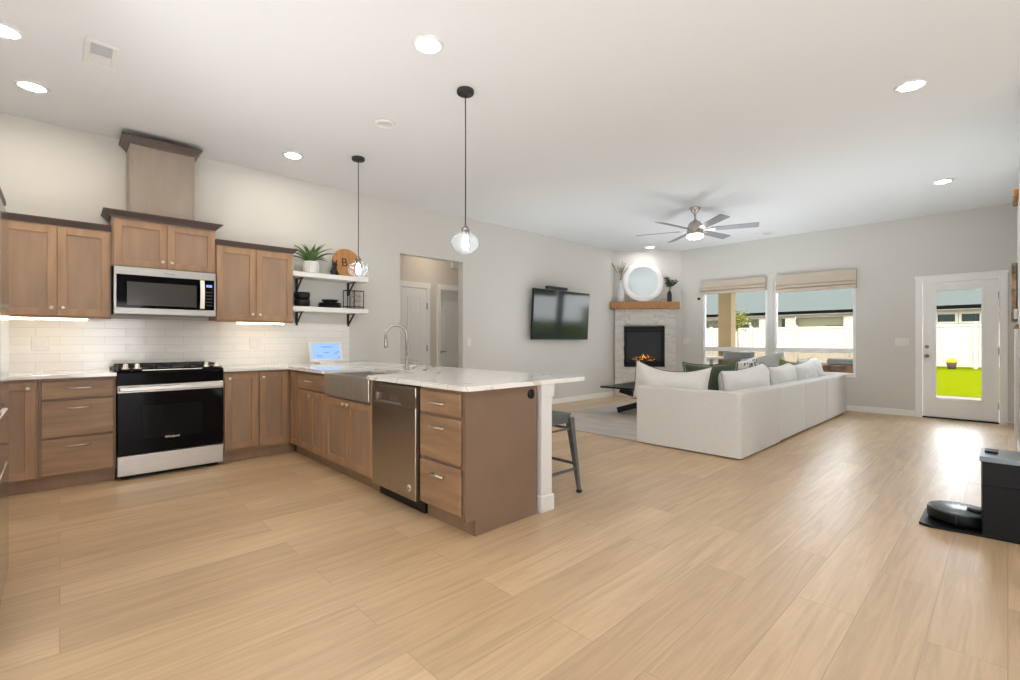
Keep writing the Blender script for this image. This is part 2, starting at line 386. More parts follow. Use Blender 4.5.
def text_mesh(txt, size, shear=0, extr=.0006):
    cu = bpy.data.curves.new('t', 'FONT'); cu.body = txt; cu.size = size; cu.align_x = 'CENTER'; cu.align_y = 'CENTER'; cu.extrude = extr; cu.shear = shear
    o = bpy.data.objects.new('t', cu); COL.objects.link(o)
    bpy.context.view_layer.update()
    dg = bpy.context.evaluated_depsgraph_get(); me = bpy.data.meshes.new_from_object(o.evaluated_get(dg))
    bpy.data.objects.remove(o); me.materials.clear(); return me
def put_text(name, txt, size, loc, rot, m, parent, shear=0):
    me = text_mesh(txt, size, shear); me.transform(Matrix.Translation(loc) @ rot); return obj(name, me, m, parent)
ROT_FRONT = Matrix.Rotation(PI / 2, 4, 'X')                       # reads from -Y
ROT_PEN = Matrix.Rotation(-PI / 2, 4, 'Z') @ Matrix.Rotation(PI / 2, 4, 'X')   # reads from -X

# ------------------------------------------------------------------ room shell
YW, XL, ZC = 5.804, 9.608, 3.092
OP0, OP1, OPZ = 3.417, 4.517, 2.392
YR = -.085
b = MB(); b.box(-3.6, XL + .15, -4.1, 7.0, -.12, 0); struct('floor', b, M['floor'])
b = MB(); b.box(-3.75, XL + .15, -4.25, 5.95, ZC, ZC + .15); struct('ceiling', b, M['ceiling'])
b = MB(); b.box(-.95, OP0, YW, YW + .12, 0, ZC); b.box(OP1, 8.75, YW, YW + .12, 0, ZC); b.box(OP0, OP1, YW, YW + .12, OPZ, ZC)
struct('wall_kitchen', b, M['wall'])
b = MB(); b.box(-1.1, -.95, 2.42, YW + .12, 0, ZC); b.box(-3.6, -1.1, 2.42, 2.54, 0, ZC); struct('wall_left', b, M['wall'])
# diagonal fireplace wall
R2 = math.sqrt(2)
DG = Matrix(((1 / R2, 1 / R2, 0, 0), (-1 / R2, 1 / R2, 0, 0), (0, 0, 1, 0), (0, 0, 0, 1)))   # (s, n, z) -> world
b = MB(); b.prism([(8.60, YW), (XL, 4.796), (XL + .12, 4.796), (XL + .12, YW + .12), (8.60, YW + .12)], 0, ZC); struct('wall_fireplace', b, M['wall'])
# window wall with openings
W1 = (3.105, 4.345, .585, 2.34); W2 = (1.745, 2.995, .585, 2.34); DR = (.075, .912, 0, 2.10)
b = MB()
def wallx(y0, y1, z0, z1): b.box(XL, XL + .14, y0, y1, z0, z1)
wallx(W1[1], 4.80, 0, ZC); wallx(W2[1], W1[0], 0, ZC); wallx(DR[1], W2[0], 0, ZC); wallx(-.3, DR[0], 0, ZC)
for w in (W1, W2): wallx(w[0], w[1], 0, w[2]); wallx(w[0], w[1], w[3], ZC)
wallx(DR[0], DR[1], DR[3], ZC); struct('wall_windows', b, M['wall'])
b = MB(); b.box(5.2, XL, YR - .12, YR, 0, ZC); struct('wall_right', b, M['wall'])
b = MB(); b.box(5.08, 5.2, -4.1, YR, 0, ZC); struct('wall_dining_side', b, M['wall'])
# back walls behind the camera, with unseen openings sized for the light they admit
b = MB(); b.box(-3.72, -3.6, -4.1, -2.2, 0, ZC); b.box(-3.72, -3.6, -.4, 2.54, 0, ZC); b.box(-3.72, -3.6, -2.2, -.4, 0, .9); b.box(-3.72, -3.6, -2.2, -.4, 2.3, ZC)
struct('wall_back', b, M['wall'])
b = MB(); b.box(-3.6, .3, -4.22, -4.1, 0, ZC); b.box(1.5, 5.08, -4.22, -4.1, 0, ZC); b.box(.3, 1.5, -4.22, -4.1, 2.1, ZC); struct('wall_patio', b, M['wall'])
# hallway behind the opening
b = MB(); b.box(3.0, 4.70, 6.68, 6.80, 0, 2.74); b.box(5.50, 6.3, 6.68, 6.80, 0, 2.74); b.box(4.70, 5.50, 6.68, 6.80, 2.055, 2.74)
b.box(2.9, 3.0, YW + .12, 6.8, 0, 2.74); b.box(6.3, 6.4, YW + .12, 6.8, 0, 2.74)
b.box(4.55, 5.65, 7.5, 7.6, 0, 2.74)
struct('wall_hall', b, M['hall'])
b = MB(); b.box(2.9, 6.4, YW + .12, 7.6, 2.74, 2.84); struct('trim_1', b, M['ceiling'])
# baseboards
def base(name, boxes):
    b = MB()
    for q in boxes: b.box(*q, 0, .095, bev=.004); 
    struct(name, b, M['trim'])
base('baseboard_kitchen', [(2.9, OP0, YW - .014, YW), (OP1, 8.60, YW - .014, YW)])
base('baseboard_windows', [(XL - .014, XL, .99, 4.78)])
base('baseboard_right', [(5.2, XL - .02, YR, YR + .014)])
base('baseboard_hall', [(4.49, 4.62, 6.666, 6.68)])

t = thing('added_hall_light', 'added hallway fill light, unseen behind the opening header', 'ceiling light', (4.4, 6.25, 2.735))  # unseen lamp, added to brighten and warm the hallway
b = MB(); b.lathe([(.0, -.03), (.09, -.03), (.11, -.01), (.11, 0), (0, 0)], (4.4, 6.25, 2.739), 24); obj('lens', b, emis('hall_fill_lens', (1, .88, .74), 14), t)
# windows -------------------------------------------------------
def window(n, w, trimname):
    y0, y1, z0, z1 = w; x0 = XL + .02; x1 = XL + .09; t = .042
    b = MB(); b.box(x0, x1, y0, y0 + t, z0, z1, .004); b.box(x0, x1, y1 - t, y1, z0, z1, .004); b.box(x0, x1, y0 + t, y1 - t, z0, z0 + t, .004); b.box(x0, x1, y0 + t, y1 - t, z1 - t, z1, .004)
    b.box(x0, x1, y0 + t, y1 - t, .965, 1.045, .004)
    o = struct('window_%d' % n, b, M['trim'])
    g = MB(); g.box(x0 + .03, x0 + .036, y0 + t, y1 - t, z0 + t, .965); obj('pane', g, M['glass'], o)
    g = MB(); g.box(x0 + .050, x0 + .052, y0 + t, y1 - t, z0 + t, .965); obj('insect_screen', g, M['screen'], o)
    g = MB(); g.box(x0 + .03, x0 + .036, y0 + t, y1 - t, 1.045, z1 - t); obj('pane', g, M['glass'], o)
    s = MB(); s.box(XL - .02, XL + .02, y0 - .01, y1 + .01, z0 - .025, z0, .004); obj('window_sill', s, M['trim'], o)
window(1, W1, ''); window(2, W2, '')

def roman_shade(y0, y1, z0, z1, label):
    t = thing('roman_shade', label, 'window shade', (XL - .03, (y0 + y1) / 2, z0), 'roman shades over the living room windows')
    b = MB()
    # stacked folds, profile in (x, z) extruded along Y
    x = XL
    prof = [(x - .002, z1), (x - .050, z1), (x - .052, z0 + .13), (x - .066, z0 + .115), (x - .068, z0 + .075), (x - .056, z0 + .07), (x - .072, z0 + .05), (x - .074, z0), (x - .060, z0 - .004), (x - .004, z0)]
    b.prism([(p[0], p[1]) for p in prof], y0, y1, 'Y'); obj('folded_fabric', b, M['shade'], t)
    b = MB()
    for zz, xx in ((z0 + .122, x - .058), (z0 + .06, x - .066)): b.box(xx - .006, xx + .004, y0 - .002, y1 + .002, zz - .006, zz + .004)
    obj('fold_seam', b, mat('seam_linen', (.36, .28, .21), .9), t)
roman_shade(3.12, 4.352, 2.115, 2.37, 'linen roman shade raised over the left window, beside the fireplace')
roman_shade(1.73, 2.945, 2.055, 2.37, 'linen roman shade raised over the right window, nearer the glazed door')

# glazed back door
b = MB()
x0, x1 = XL + .01, XL + .055
b.box(x0, x1, DR[0] + .012, .250, .025, 2.055, .003); b.box(x0, x1, .757, DR[1] - .012, .025, 2.055, .003)
b.box(x0, x1, .25, .757, .025, .305, .003); b.box(x0, x1, .25, .757, 1.935, 2.055, .003)
for y0, y1, z0, z1 in ((.225, .262, .28, 1.96), (.745, .782, .28, 1.96), (.262, .745, .28, .318), (.262, .745, 1.922, 1.96)): b.box(x0 - .012, x0 + .002, y0, y1, z0, z1, .004)
door = struct('door_1', b, M['trim'])
g = MB(); g.box(x0 + .02, x0 + .026, .25, .757, .305, 1.935); obj('pane', g, M['glass'], door)
k = MB(); k.lathe([(.028, 0), (.028, .012), (.014, .016), (.013, .035), (.026, .045), (.028, .06), (.02, .072), (.0, .076)], (0, 0, 0), 20, 'X'); k.tf(Matrix.Rotation(PI, 4, 'Z')); k.tf(Matrix.Translation((x0, .853, .945))); obj('door_knob', k, M['knobsteel'], door)
k = MB(); k.lathe([(.026, 0), (.026, .014), (.016, .02), (0, .022)], (0, 0, 0), 20, 'X'); k.tf(Matrix.Rotation(PI, 4, 'Z')); k.tf(Matrix.Translation((x0, .853, 1.085))); obj('deadbolt', k, M['knobsteel'], door)
for z in (.25, 1.03, 1.82):
    k = MB(); k.tube([(x0 - .006, .085, z - .05), (x0 - .006, .085, z + .05)], .008, 8); obj('hinge', k, M['steel_d'], door)
b = MB(); b.box(XL - .018, XL + .06, .905, .985, 0, 2.13, .003); b.box(XL - .018, XL + .06, .0, .082, 0, 2.13, .003); b.box(XL - .018, XL + .06, .082, .905, 2.06, 2.13, .003); b.box(XL - .024, XL, -.01, .995, 2.13, 2.165, .003)
struct('trim_2', b, M['trim'])
b = MB(); b.box(XL - .01, XL + .14, .082, .905, 0, .022); struct('trim_3', b, M['black'])

# hallway doors
def panel_door(name, a0, a1, z1, yp, pan):
    b = MB(); b.box(a0, a1, yp, yp + .035, .01, z1, .002); st = .1
    o = struct(name, b, M['trim'])
    for (q0, q1) in pan:
        p = MB()
        for (u0, u1, w0, w1) in ((a0 + st, a1 - st, q0, q0 + .02), (a0 + st, a1 - st, q1 - .02, q1), (a0 + st, a0 + st + .02, q0, q1), (a1 - st - .02, a1 - st, q0, q1)): p.box(u0, u1, yp - .008, yp + .002, w0, w1, .003)
        p.box(a0 + st + .05, a1 - st - .05, yp - .007, yp + .002, q0 + .05, q1 - .05, .004); obj('raised_panel', p, M['trim'], o)
    return o
d2 = panel_door('door_2', 3.955, 4.42, 2.03, 6.662, [(.98, 1.90), (.2, .82)])
for z in (.25, 1.05, 1.75):
    k = MB(); k.box(4.42, 4.432, 6.65, 6.664, z - .05, z + .05); obj('hinge', k, M['steel_d'], d2)
d3 = panel_door('door_3', 4.705, 5.47, 2.052, 6.775, [(.98, 1.90), (.2, .82)])
k = MB(); k.lathe([(.027, -.03), (.027, -.018), (.01, -.016), (.01, 0)], (4.765, 6.775, .985), 16, 'Y'); k.tube([(4.765, 6.74, .985), (4.87, 6.74, .985)], .009, 8); obj('door_lever', k, M['steel_d'], d3)
b = MB()
for (a0, a1) in ((3.87, 3.95), (4.42, 4.49), (4.634, 4.70), (5.47, 5.54)): b.box(a0, a1, 6.655, 6.685, 0, 2.06, .003)
b.box(3.86, 4.50, 6.65, 6.685, 2.045, 2.135, .003); b.box(4.624, 5.55, 6.65, 6.685, 2.045, 2.135, .003)
struct('trim_4', b, M['trim'])
b = MB(); b.box(4.93, 5.14, 6.63, 6.68, 2.43, 2.56, .006); o = obj('door_chime', b, M['plate'], None, 'white doorbell chime box high on the hallway wall', 'door chime')

# ceiling fittings ----------------------------------------------
LT = [(-.15, 5.04, 'recessed ceiling light near the kitchen wall, above the upper cabinets at left'), (-.256, 4.246, 'recessed ceiling light cut by the left edge of the photo'),
      (1.718, 2.572, 'recessed ceiling light in front of the pendants, above the kitchen floor'), (1.741, 5.073, 'small looking recessed ceiling light right of the range hood column'),
      (4.608, .498, 'recessed ceiling light at upper right, the nearer of the two by the right wall'), (7.668, .535, 'recessed ceiling light in front of the glazed door'),
      (8.762, 5.051, 'recessed ceiling light above the round mirror'),
      (-.2, 2.7, 'added unseen fill light over the kitchen floor in front of the refrigerator, above the frame'), (1.7, .4, 'added unseen fill light directly above the camera position, above the frame')]  # these two cans are unseen, added to brighten the floor
proto = None
for i, (x, y, lab) in enumerate(LT):
    if proto is None:
        t = thing('recessed_light', lab + ', lit', 'ceiling light', (x, y, ZC - .004), 'recessed ceiling lights')
        b = MB(); b.lathe([(.061, 0.004), (.061, -.004), (.095, -.010), (.10, -.004), (.10, .004)], (x, y, ZC - .004), 32); obj('trim_ring', b, M['ceiling'], t)
        b = MB(); b.lathe([(0, -.012), (.045, -.011), (.062, -.008), (.062, .003), (0, .003)], (x, y, ZC - .004), 32); obj('lens', b, M['can'], t)
        proto = t
    else:
        t = dup(proto, (x, y, ZC - .004), lab + ', lit')
        if x > 3: 
            for c in t.children:
                if c.name.startswith('lens'): c.data = c.data.copy(); c.data.materials[0] = M['can_cool']
        WM[t.name] = Matrix.Translation((x, y, ZC - .004))
t = thing('ceiling_speaker', 'round white unlit disc on the ceiling between the two pendants', 'smoke detector', (2.069, 3.768, ZC))
b = MB(); b.lathe([(.085, 0), (.085, -.012), (.078, -.02), (.06, -.022), (.058, -.018), (0, -.018)], (2.069, 3.768, ZC), 32); obj('cover', b, M['plate'], t)
def ceiling_vent(x0, x1, y0, y1, label):
    t = thing('ceiling_vent', label, 'ceiling vent', ((x0 + x1) / 2, (y0 + y1) / 2, ZC), 'ceiling air registers')
    b = MB(); w = .028
    b.box(x0, x1, y0, y0 + w, ZC - .012, ZC, .003); b.box(x0, x1, y1 - w, y1, ZC - .012, ZC, .003); b.box(x0, x0 + w, y0 + w, y1 - w, ZC - .012, ZC, .003); b.box(x1 - w, x1, y0 + w, y1 - w, ZC - .012, ZC, .003)
    obj('frame', b, M['plate'], t)
    b = MB(); b.box(x0 + w, x1 - w, y0 + w, y1 - w, ZC - .002, ZC - .0005); obj('back_plate', b, M['white'], t)
    ym = (y0 + y1) / 2; n = 9  # near half coloured grey to imitate shade on the opposed blades
    for (a0, a1, nm, m_, tl_) in ((y0 + w, ym - .004, 'shaded_louvres', M['ventshade'], .8), (ym + .004, y1 - w, 'white_louvres', M['white'], -.8)):
        b = MB()
        for k in range(n):
            yy = a0 + (a1 - a0) * (k + .5) / n
            b.obox((x0 + w, yy, ZC - .007), (x1 - w, yy, ZC - .007), (a1 - a0) / n * .95, .0015, up=(0, tl_ * .06, 1))
        obj(nm, b, m_, t)
ceiling_vent(.115, .28, 3.99, 4.345, 'white square air register in the kitchen ceiling at upper left')
ceiling_vent(9.05, 9.25, 2.86, 3.2, 'air register in the ceiling near the window wall, right of the fan')

def pendant(x, y, label):
    t = thing('pendant_light', label, 'pendant light', (x, y, 1.85), 'glass pendants over the peninsula')
    b = MB(); b.lathe([(0, 0), (.063, 0), (.065, -.004), (.065, -.024), (.061, -.03), (.008, -.031), (.006, -.04), (0, -.04)], (x, y, ZC), 28); obj('canopy', b, M['matblack'], t)
    b = MB(); b.tube([(x, y, ZC - .03), (x + .002, y, 2.6), (x, y, 2.06)], .0042, 8); obj('cord', b, M['black'], t)
    b = MB(); b.lathe([(0, 2.075), (.010, 2.07), (.014, 2.05), (.030, 2.04), (.032, 2.022), (.028, 2.02), (.026, 1.985), (.02, 1.982), (0, 1.982)], (x, y, 0), 24); obj('socket', b, M['steel_d'], t)
    pr = [(.026, 2.03), (.027, 2.012), (.045, 1.998), (.082, 1.975), (.104, 1.942), (.107, 1.92), (.098, 1.887), (.072, 1.86), (.035, 1.848), (0.0, 1.845)]
    b = MB(); b.lathe(pr, (x, y, 0), 36); 
    for f in [f for f in b.bm.faces if len(f.verts) > 4]: b.bm.faces.remove(f)
    obj('glass_globe', b, M['globe'], t)
    b = MB(); b.lathe([(0, 1.985), (.012, 1.98), (.017, 1.95), (.024, 1.92), (.022, 1.895), (.012, 1.878), (0, 1.873)], (x, y, 0), 18); obj('bulb', b, M['bulb'], t)
pendant(2.242, 2.851, 'clear glass globe pendant with black cord, the nearer one over the peninsula')
pendant(2.262, 4.68, 'clear glass globe pendant with black cord, the farther one beside the shelves')

# ceiling fan
fx, fy = 6.644, 3.111
t = thing('ceiling_fan', 'brushed nickel ceiling fan with six grey blades and a lit lens', 'ceiling fan', (fx, fy, ZC))
b = MB(); b.lathe([(0, 0), (.075, 0), (.078, -.012), (.055, -.045), (.03, -.075), (.018, -.09), (0, -.09)], (fx, fy, ZC), 32); obj('canopy', b, M['fansteel'], t)
b = MB(); b.tube([(fx, fy, ZC - .08), (fx, fy, 2.90)], .014, 14); obj('downrod', b, M['fansteel'], t)
b = MB(); b.lathe([(0, 2.925), (.022, 2.92), (.04, 2.90), (.075, 2.885), (.095, 2.85), (.108, 2.80), (.112, 2.765), (.112, 2.74), (.118, 2.735), (.118, 2.705), (.105, 2.70), (0, 2.70)], (fx, fy, 0), 36); obj('motor_housing', b, M['fansteel'], t)
b = MB(); b.lathe([(0, 2.645), (.06, 2.648), (.095, 2.658), (.108, 2.672), (.112, 2.70), (0, 2.70)], (fx, fy, 0), 36); obj('light_lens', b, M['fanlens'], t)
for k in range(6):
    a = math.radians(51 + 60 * k)
    b = MB(); b.obox((.09, 0, 0), (.24, 0, 0), .045, .006); b.obox((.2, 0, 0), (.27, 0, .003), .075, .005)
    mt = Matrix.Translation((fx, fy, 2.762)) @ Matrix.Rotation(a, 4, 'Z') @ Matrix.Rotation(math.radians(-13), 4, 'X')
    b.tf(mt); br = obj('blade_iron', b, M['fansteel'], t)
    b = MB(); b.prism([(.21, -.045), (.25, -.055), (.80, -.070), (.82, -.06), (.82, .06), (.80, .070), (.25, .055), (.21, .045)], 0.004, .012); b.tf(mt); obj('blade', b, M['nail'], br)

# ------------------------------------------------------------------ kitchen
def fb(fr, b, plane, a0, a1, z0, z1, t0, t1, bev=0):
    """box in a front's own frame: a along the front, t outward"""
    if fr == 'K': b.box(a0, a1, plane - t1, plane - t0, z0, z1, bev)
    else: b.box(plane - t1, plane - t0, a0, a1, z0, z1, bev)
def fp(fr, plane, a, z, t): return (a, plane - t, z) if fr == 'K' else (plane - t, a, z)
def shaker(fr, plane, a0, a1, z0, z1, parent, knob=None, name='door', rail=.058):
    g = .0018; a0 += g; a1 -= g; z0 += g; z1 -= g
    b = MB()
    fb(fr, b, plane, a0, a0 + rail, z0, z1, .0, .02, .0015); fb(fr, b, plane, a1 - rail, a1, z0, z1, 0, .02, .0015)
    fb(fr, b, plane, a0 + rail, a1 - rail, z0, z0 + rail, 0, .0195, .0015); fb(fr, b, plane, a0 + rail, a1 - rail, z1 - rail, z1, 0, .0195, .0015)
    d = obj(name, b, M['wood'], parent)
    b = MB(); fb(fr, b, plane, a0 + rail, a1 - rail, z0 + rail, z1 - rail, 0, .009); obj('centre_panel', b, M['panel_wood'], d)
    if knob:
        ka, kz = knob; b = MB()
        prof = [(.006, .0), (.006, .012), (.014, .018), (.0155, .024), (.012, .030), (0, .031)]
        if fr == 'K': b.lathe([(r, -z) for r, z in prof], fp(fr, plane, ka, kz, .02), 16, 'Y')
        else: b.lathe([(r, -z) for r, z in prof], fp(fr, plane, ka, kz, .02), 16, 'X')
        obj('knob', b, M['nickel'], d)
    return d
def drawer(fr, plane, a0, a1, z0, z1, parent, hz=None, hl=.15, slab=True):
    g = .0025; b = MB(); fb(fr, b, plane, a0 + g, a1 - g, z0 + g, z1 - g, 0, .02, .004)
    d = obj('drawer', b, M['wood_h'], parent)
    ac = (a0 + a1) / 2; hz = hz or (z0 + z1) / 2; b = MB()
    b.tube([fp(fr, plane, ac - hl / 2, hz, .048), fp(fr, plane, ac + hl / 2, hz, .048)], .0055, 10)
    for q in (-hl * .36, hl * .36): b.tube([fp(fr, plane, ac + q, hz, .018), fp(fr, plane, ac + q, hz, .048)], .0045, 8)
    obj('bar_handle', b, M['nickel'], d)
def crown(a0, a1, yf, yb, z0, z1, parent, ends=True, proj=.06, left=True):
    """flared crown moulding around the top of a cabinet"""
    b = MB(); p = proj
    rings = [(0.006, z0), (.012, z0 + (z1 - z0) * .2), (p * .85, z0 + (z1 - z0) * .8), (p, z0 + (z1 - z0) * .86), (p, z1)]
    prev = None
    for e, z in rings:
        ex = e if ends else 0.0; el = ex if left else 0.0
        cur = [b.bm.verts.new(v) for v in ((a0 - el, yb, z), (a0 - el, yf - e, z), (a1 + ex, yf - e, z), (a1 + ex, yb, z))]
        if prev:
            for i in range(4): b.bm.faces.new((prev[i], prev[(i + 1) % 4], cur[(i + 1) % 4], cur[i]))
        else: b.bm.faces.new(cur)
        prev = cur
    b.bm.faces.new(prev)
    obj('crown_moulding', b, M['crown'], parent)
def kbody(t, a0, a1, yf, z0, z1, toe=False):
    b = MB()
    if toe:
        b.box(a0, a1, yf, YW - .003, .105, z1, .001); b.box(a0, a1, yf + .055, YW - .003, 0.001, .106)
    else: b.box(a0, a1, yf, YW - .003, z0, z1, .001)
    return obj('body', b, M['panel_wood'], t)

YU = 5.474 + .02; YB = 5.166 + .02
# upper cabinets
t = thing('upper_cabinet', 'taupe stained two-door wall cabinet left of the microwave', 'wall cabinet', (0, YU, 1.39), 'upper kitchen cabinets')
kbody(t, -.372, .331, YU, 1.388, 2.165); shaker('K', YU, -.366, -.016, 1.39, 2.135, t, (-.050, 1.455)); shaker('K', YU, -.016, .322, 1.39, 2.135, t, (.018, 1.455))
crown(-.372, .331, YU, YW - .003, 2.148, 2.198, t, False, .045)
b = MB(); b.box(-.372, .331, YU + .0, YU + .02, 1.372, 1.388); obj('light_rail', b, M['wood'], t)
t = thing('upper_cabinet', 'short two-door wall cabinet above the microwave, with a wide dark crown', 'wall cabinet', (.73, YU, 1.85), 'upper kitchen cabinets')
kbody(t, .333, 1.133, YU, 1.848, 2.30); shaker('K', YU, .345, .735, 1.852, 2.272, t, (.700, 1.915)); shaker('K', YU, .735, 1.125, 1.852, 2.272, t, (.770, 1.915))
crown(.333, 1.133, YU - .005, YW - .003, 2.285, 2.345, t, True, .058)
t = thing('hood_chase', 'tall plain wood column rising from the microwave cabinet to the ceiling', 'cabinet column', (.715, 5.5, 2.346), None)
b = MB(); b.box(.462, .958, YU + .0, YW - .003, 2.346, 3.03, .002); obj('body', b, M['chase'], t)
for q in (.462, .938):
    b = MB(); b.box(q, q + .020, YU - .006, YU + .0, 2.346, 2.995, .002); obj('corner_trim', b, M['chase'], t)
crown(.462, .958, YU - .005, YW - .003, 2.975, 3.042, t, True, .058)
t = thing('upper_cabinet', 'taupe stained two-door wall cabinet beside the open shelves', 'wall cabinet', (1.51, YU, 1.39), 'upper kitchen cabinets')
kbody(t, 1.135, 1.884, YU, 1.388, 2.165); shaker('K', YU, 1.142, 1.503, 1.39, 2.135, t, (1.467, 1.455)); shaker('K', YU, 1.503, 1.876, 1.39, 2.135, t, (1.537, 1.455))
crown(1.135, 1.884, YU, YW - .003, 2.148, 2.198, t, True, .045, False)
b = MB(); b.box(1.135, 1.884, YU + .0, YU + .02, 1.372, 1.388); obj('light_rail', b, M['wood'], t)
# cabinet above the fridge
t = thing('upper_cabinet', 'deep cabinet over the refrigerator, only its dark crown corner showing at the left edge', 'wall cabinet', (-.55, 3.0, 1.825), 'upper kitchen cabinets')
b = MB(); b.box(-.945, -.262, 2.56, 3.58, 1.825, 1.90, .002); obj('body', b, M['panel_wood'], t)
b = MB(); p0 = -.26
b.prism([(p0, 1.84), (p0 + .012, 1.84), (p0 + .055, 1.895), (p0 + .055, 1.915), (p0, 1.915)], 2.56, 3.63, 'Y'); obj('crown_moulding', b, M['crown'], t)
# undercabinet strips
for (a0, a1, lab) in ((-.30, .178, 'lit warm light bar under the cabinet left of the microwave'), (1.336, 1.80, 'lit warm light bar under the cabinet right of the microwave')):
    t = thing('undercabinet_light', lab, 'light bar', ((a0 + a1) / 2, 5.52, 1.36), 'undercabinet light bars')
    b = MB(); b.box(a0, a1, 5.515, 5.555, 1.370, 1.388, .002); obj('housing', b, M['white'], t)
    b = MB(); b.box(a0 + .004, a1 - .004, 5.512, 5.55, 1.358, 1.370, .002); obj('lens', b, M['strip'], t)

# base cabinets
t = thing('base_cabinet', 'single-door base cabinet at far left beside the drawer stack', 'base cabinet', (-.4, YB, 0), 'base kitchen cabinets')
kbody(t, -.60, -.122, YB, 0, .883, True); shaker('K', YB, -.59, -.135, .115, .862, t, (-.178, .812))
t = thing('base_cabinet', 'three-drawer base cabinet left of the range', 'base cabinet', (.1, YB, 0), 'base kitchen cabinets')
kbody(t, -.120, .344, YB, 0, .883, True)
drawer('K', YB, -.108, .330, .716, .862, t, .803); drawer('K', YB, -.108, .330, .415, .706, t, .645 ); drawer('K', YB, -.108, .330, .118, .405, t, .345)
t = thing('base_cabinet', 'two-door base cabinet right of the range, running into the corner', 'base cabinet', (1.45, YB, 0), 'base kitchen cabinets')
b = MB(); b.box(1.130, 1.758, YB, YW - .003, .105, .883, .001); b.box(1.13, 1.815, YB + .055, YW - .003, 0.001, .106); obj('body', b, M['panel_wood'], t)
shaker('K', YB, 1.142, 1.440, .13, .862, t, (1.183, .812)); shaker('K', YB, 1.452, 1.725, .13, .862, t, (1.483, .812))
XB = 1.741 + .02
def pbody(t, a0, a1, z1=.883, x1=2.355):
    b = MB(); b.box(XB, x1, a0, a1, .105, z1, .001); b.box(XB + .055, x1, a0, a1, .001, .106); return obj('body', b, M['panel_wood'], t)
t = thing('base_cabinet', 'narrow corner door and small drawer-over-doors cabinet left of the apron sink', 'base cabinet', (XB, 4.7, 0), 'base kitchen cabinets')
pbody(t, 4.268, YB - .002)
shaker('P', XB, 4.965, 5.150, .118, .862, t, None, rail=.045)
drawer('P', XB, 4.28, 4.945, .705, .862, t, .79, .15)
shaker('P', XB, 4.615, 4.945, .118, .695, t, None); shaker('P', XB, 4.28, 4.615, .118, .695, t, (4.585, .652))
t = thing('base_cabinet', 'two-door base cabinet under the stainless apron sink', 'base cabinet', (XB, 3.8, 0), 'base kitchen cabinets')
pbody(t, 3.360, 4.266, .69)
for q0, q1 in ((3.358, 3.399), (4.259, 4.267)):
    b = MB(); b.box(1.743, 1.80, q0, q1, .105, .883); obj('stile', b, M['wood'], t)
shaker('P', XB, 3.812, 4.255, .118, .68, t, (3.852, .647)); shaker('P', XB, 3.372, 3.812, .118, .68, t, (3.770, .647))
t = thing('base_cabinet', 'three-drawer base cabinet at the near end of the peninsula', 'base cabinet', (XB, 2.5, 0), 'base kitchen cabinets')
b = MB(); b.box(XB, 2.355, 2.236, 2.722, .105, .883, .001); b.box(XB + .055, 2.355, 2.236, 2.722, .001, .106); obj('body', b, M['panel_wood'], t)
drawer('P', XB, 2.262, 2.705, .715, .862, t, .788, .16); drawer('P', XB, 2.262, 2.705, .42, .70, t, .636, .16); drawer('P', XB, 2.262, 2.705, .118, .405, t, .332, .16)
b = MB(); b.prism([(1.745, .10), (1.745, .883), (2.36, .883), (2.36, 0.001), (1.815, 0.001), (1.815, .10)], 2.216, 2.235, 'Y'); pe = obj('end_panel', b, M['end_wood'], t)
b = MB(); b.lathe([(0, -.012), (.018, -.012), (.02, -.009), (.03, -.008), (.033, 0), (0, 0)], (2.303, 2.216, .823), 24, 'Y'); obj('round_outlet', b, M['black'], t)
# peninsula back panel and post
b = MB(); b.box(2.357, 2.372, 2.32, YW - .003, 0.001, .883); obj('peninsula_back_panel', b, M['end_wood'], None, 'plain stained back panel of the peninsula behind the bar stool', 'cabinet panel')
t = thing('support_post', 'square white painted post under the overhanging end of the countertop', 'post', (2.445, 2.255, 0))
b = MB(); b.box(2.392, 2.498, 2.20, 2.306, .09, .80, .002); obj('shaft', b, M['white'], t)
b = MB(); b.box(2.378, 2.512, 2.187, 2.318, .001, .115, .006); obj('plinth', b, M['white'], t)
b = MB(); b.box(2.378, 2.512, 2.187, 2.318, .793, .883, .003); obj('capital', b, M['white'], t)

# counters
b = MB(); b.box(-.945, .346, 5.136, YW - .004, .885, .914, .002)
obj('countertop', b, M['quartz'], None, 'short white quartz countertop left of the range', 'countertop', 'white quartz countertops')
def rc(cx, cy, r, a0, a1, n=5): return [(cx + r * math.cos(math.radians(a0 + (a1 - a0) * i / n)), cy + r * math.sin(math.radians(a0 + (a1 - a0) * i / n))) for i in range(n + 1)]
poly = [(1.131, 5.136), (1.711, 5.136), (1.711, 4.258), (1.742, 4.258), (1.742, 4.25), (2.185, 4.25), (2.185, 3.42), (1.742, 3.42), (1.742, 3.40), (1.711, 3.40)] + rc(1.761, 2.215, .05, 180, 270) + rc(2.815, 2.205, .035, 270, 360) + [(2.85, YW - .004), (1.131, YW - .004)]
b = MB(); b.prism(poly, .8845, .914); obj('countertop', b, M['quartz'], None, 'long veined white quartz countertop wrapping the corner onto the peninsula', 'countertop', 'white quartz countertops')
b = MB(); b.box(-.945, 2.68, YW - .009, YW - .0005, .914, 1.386, 0); struct('trim_5', b, M['tile'])
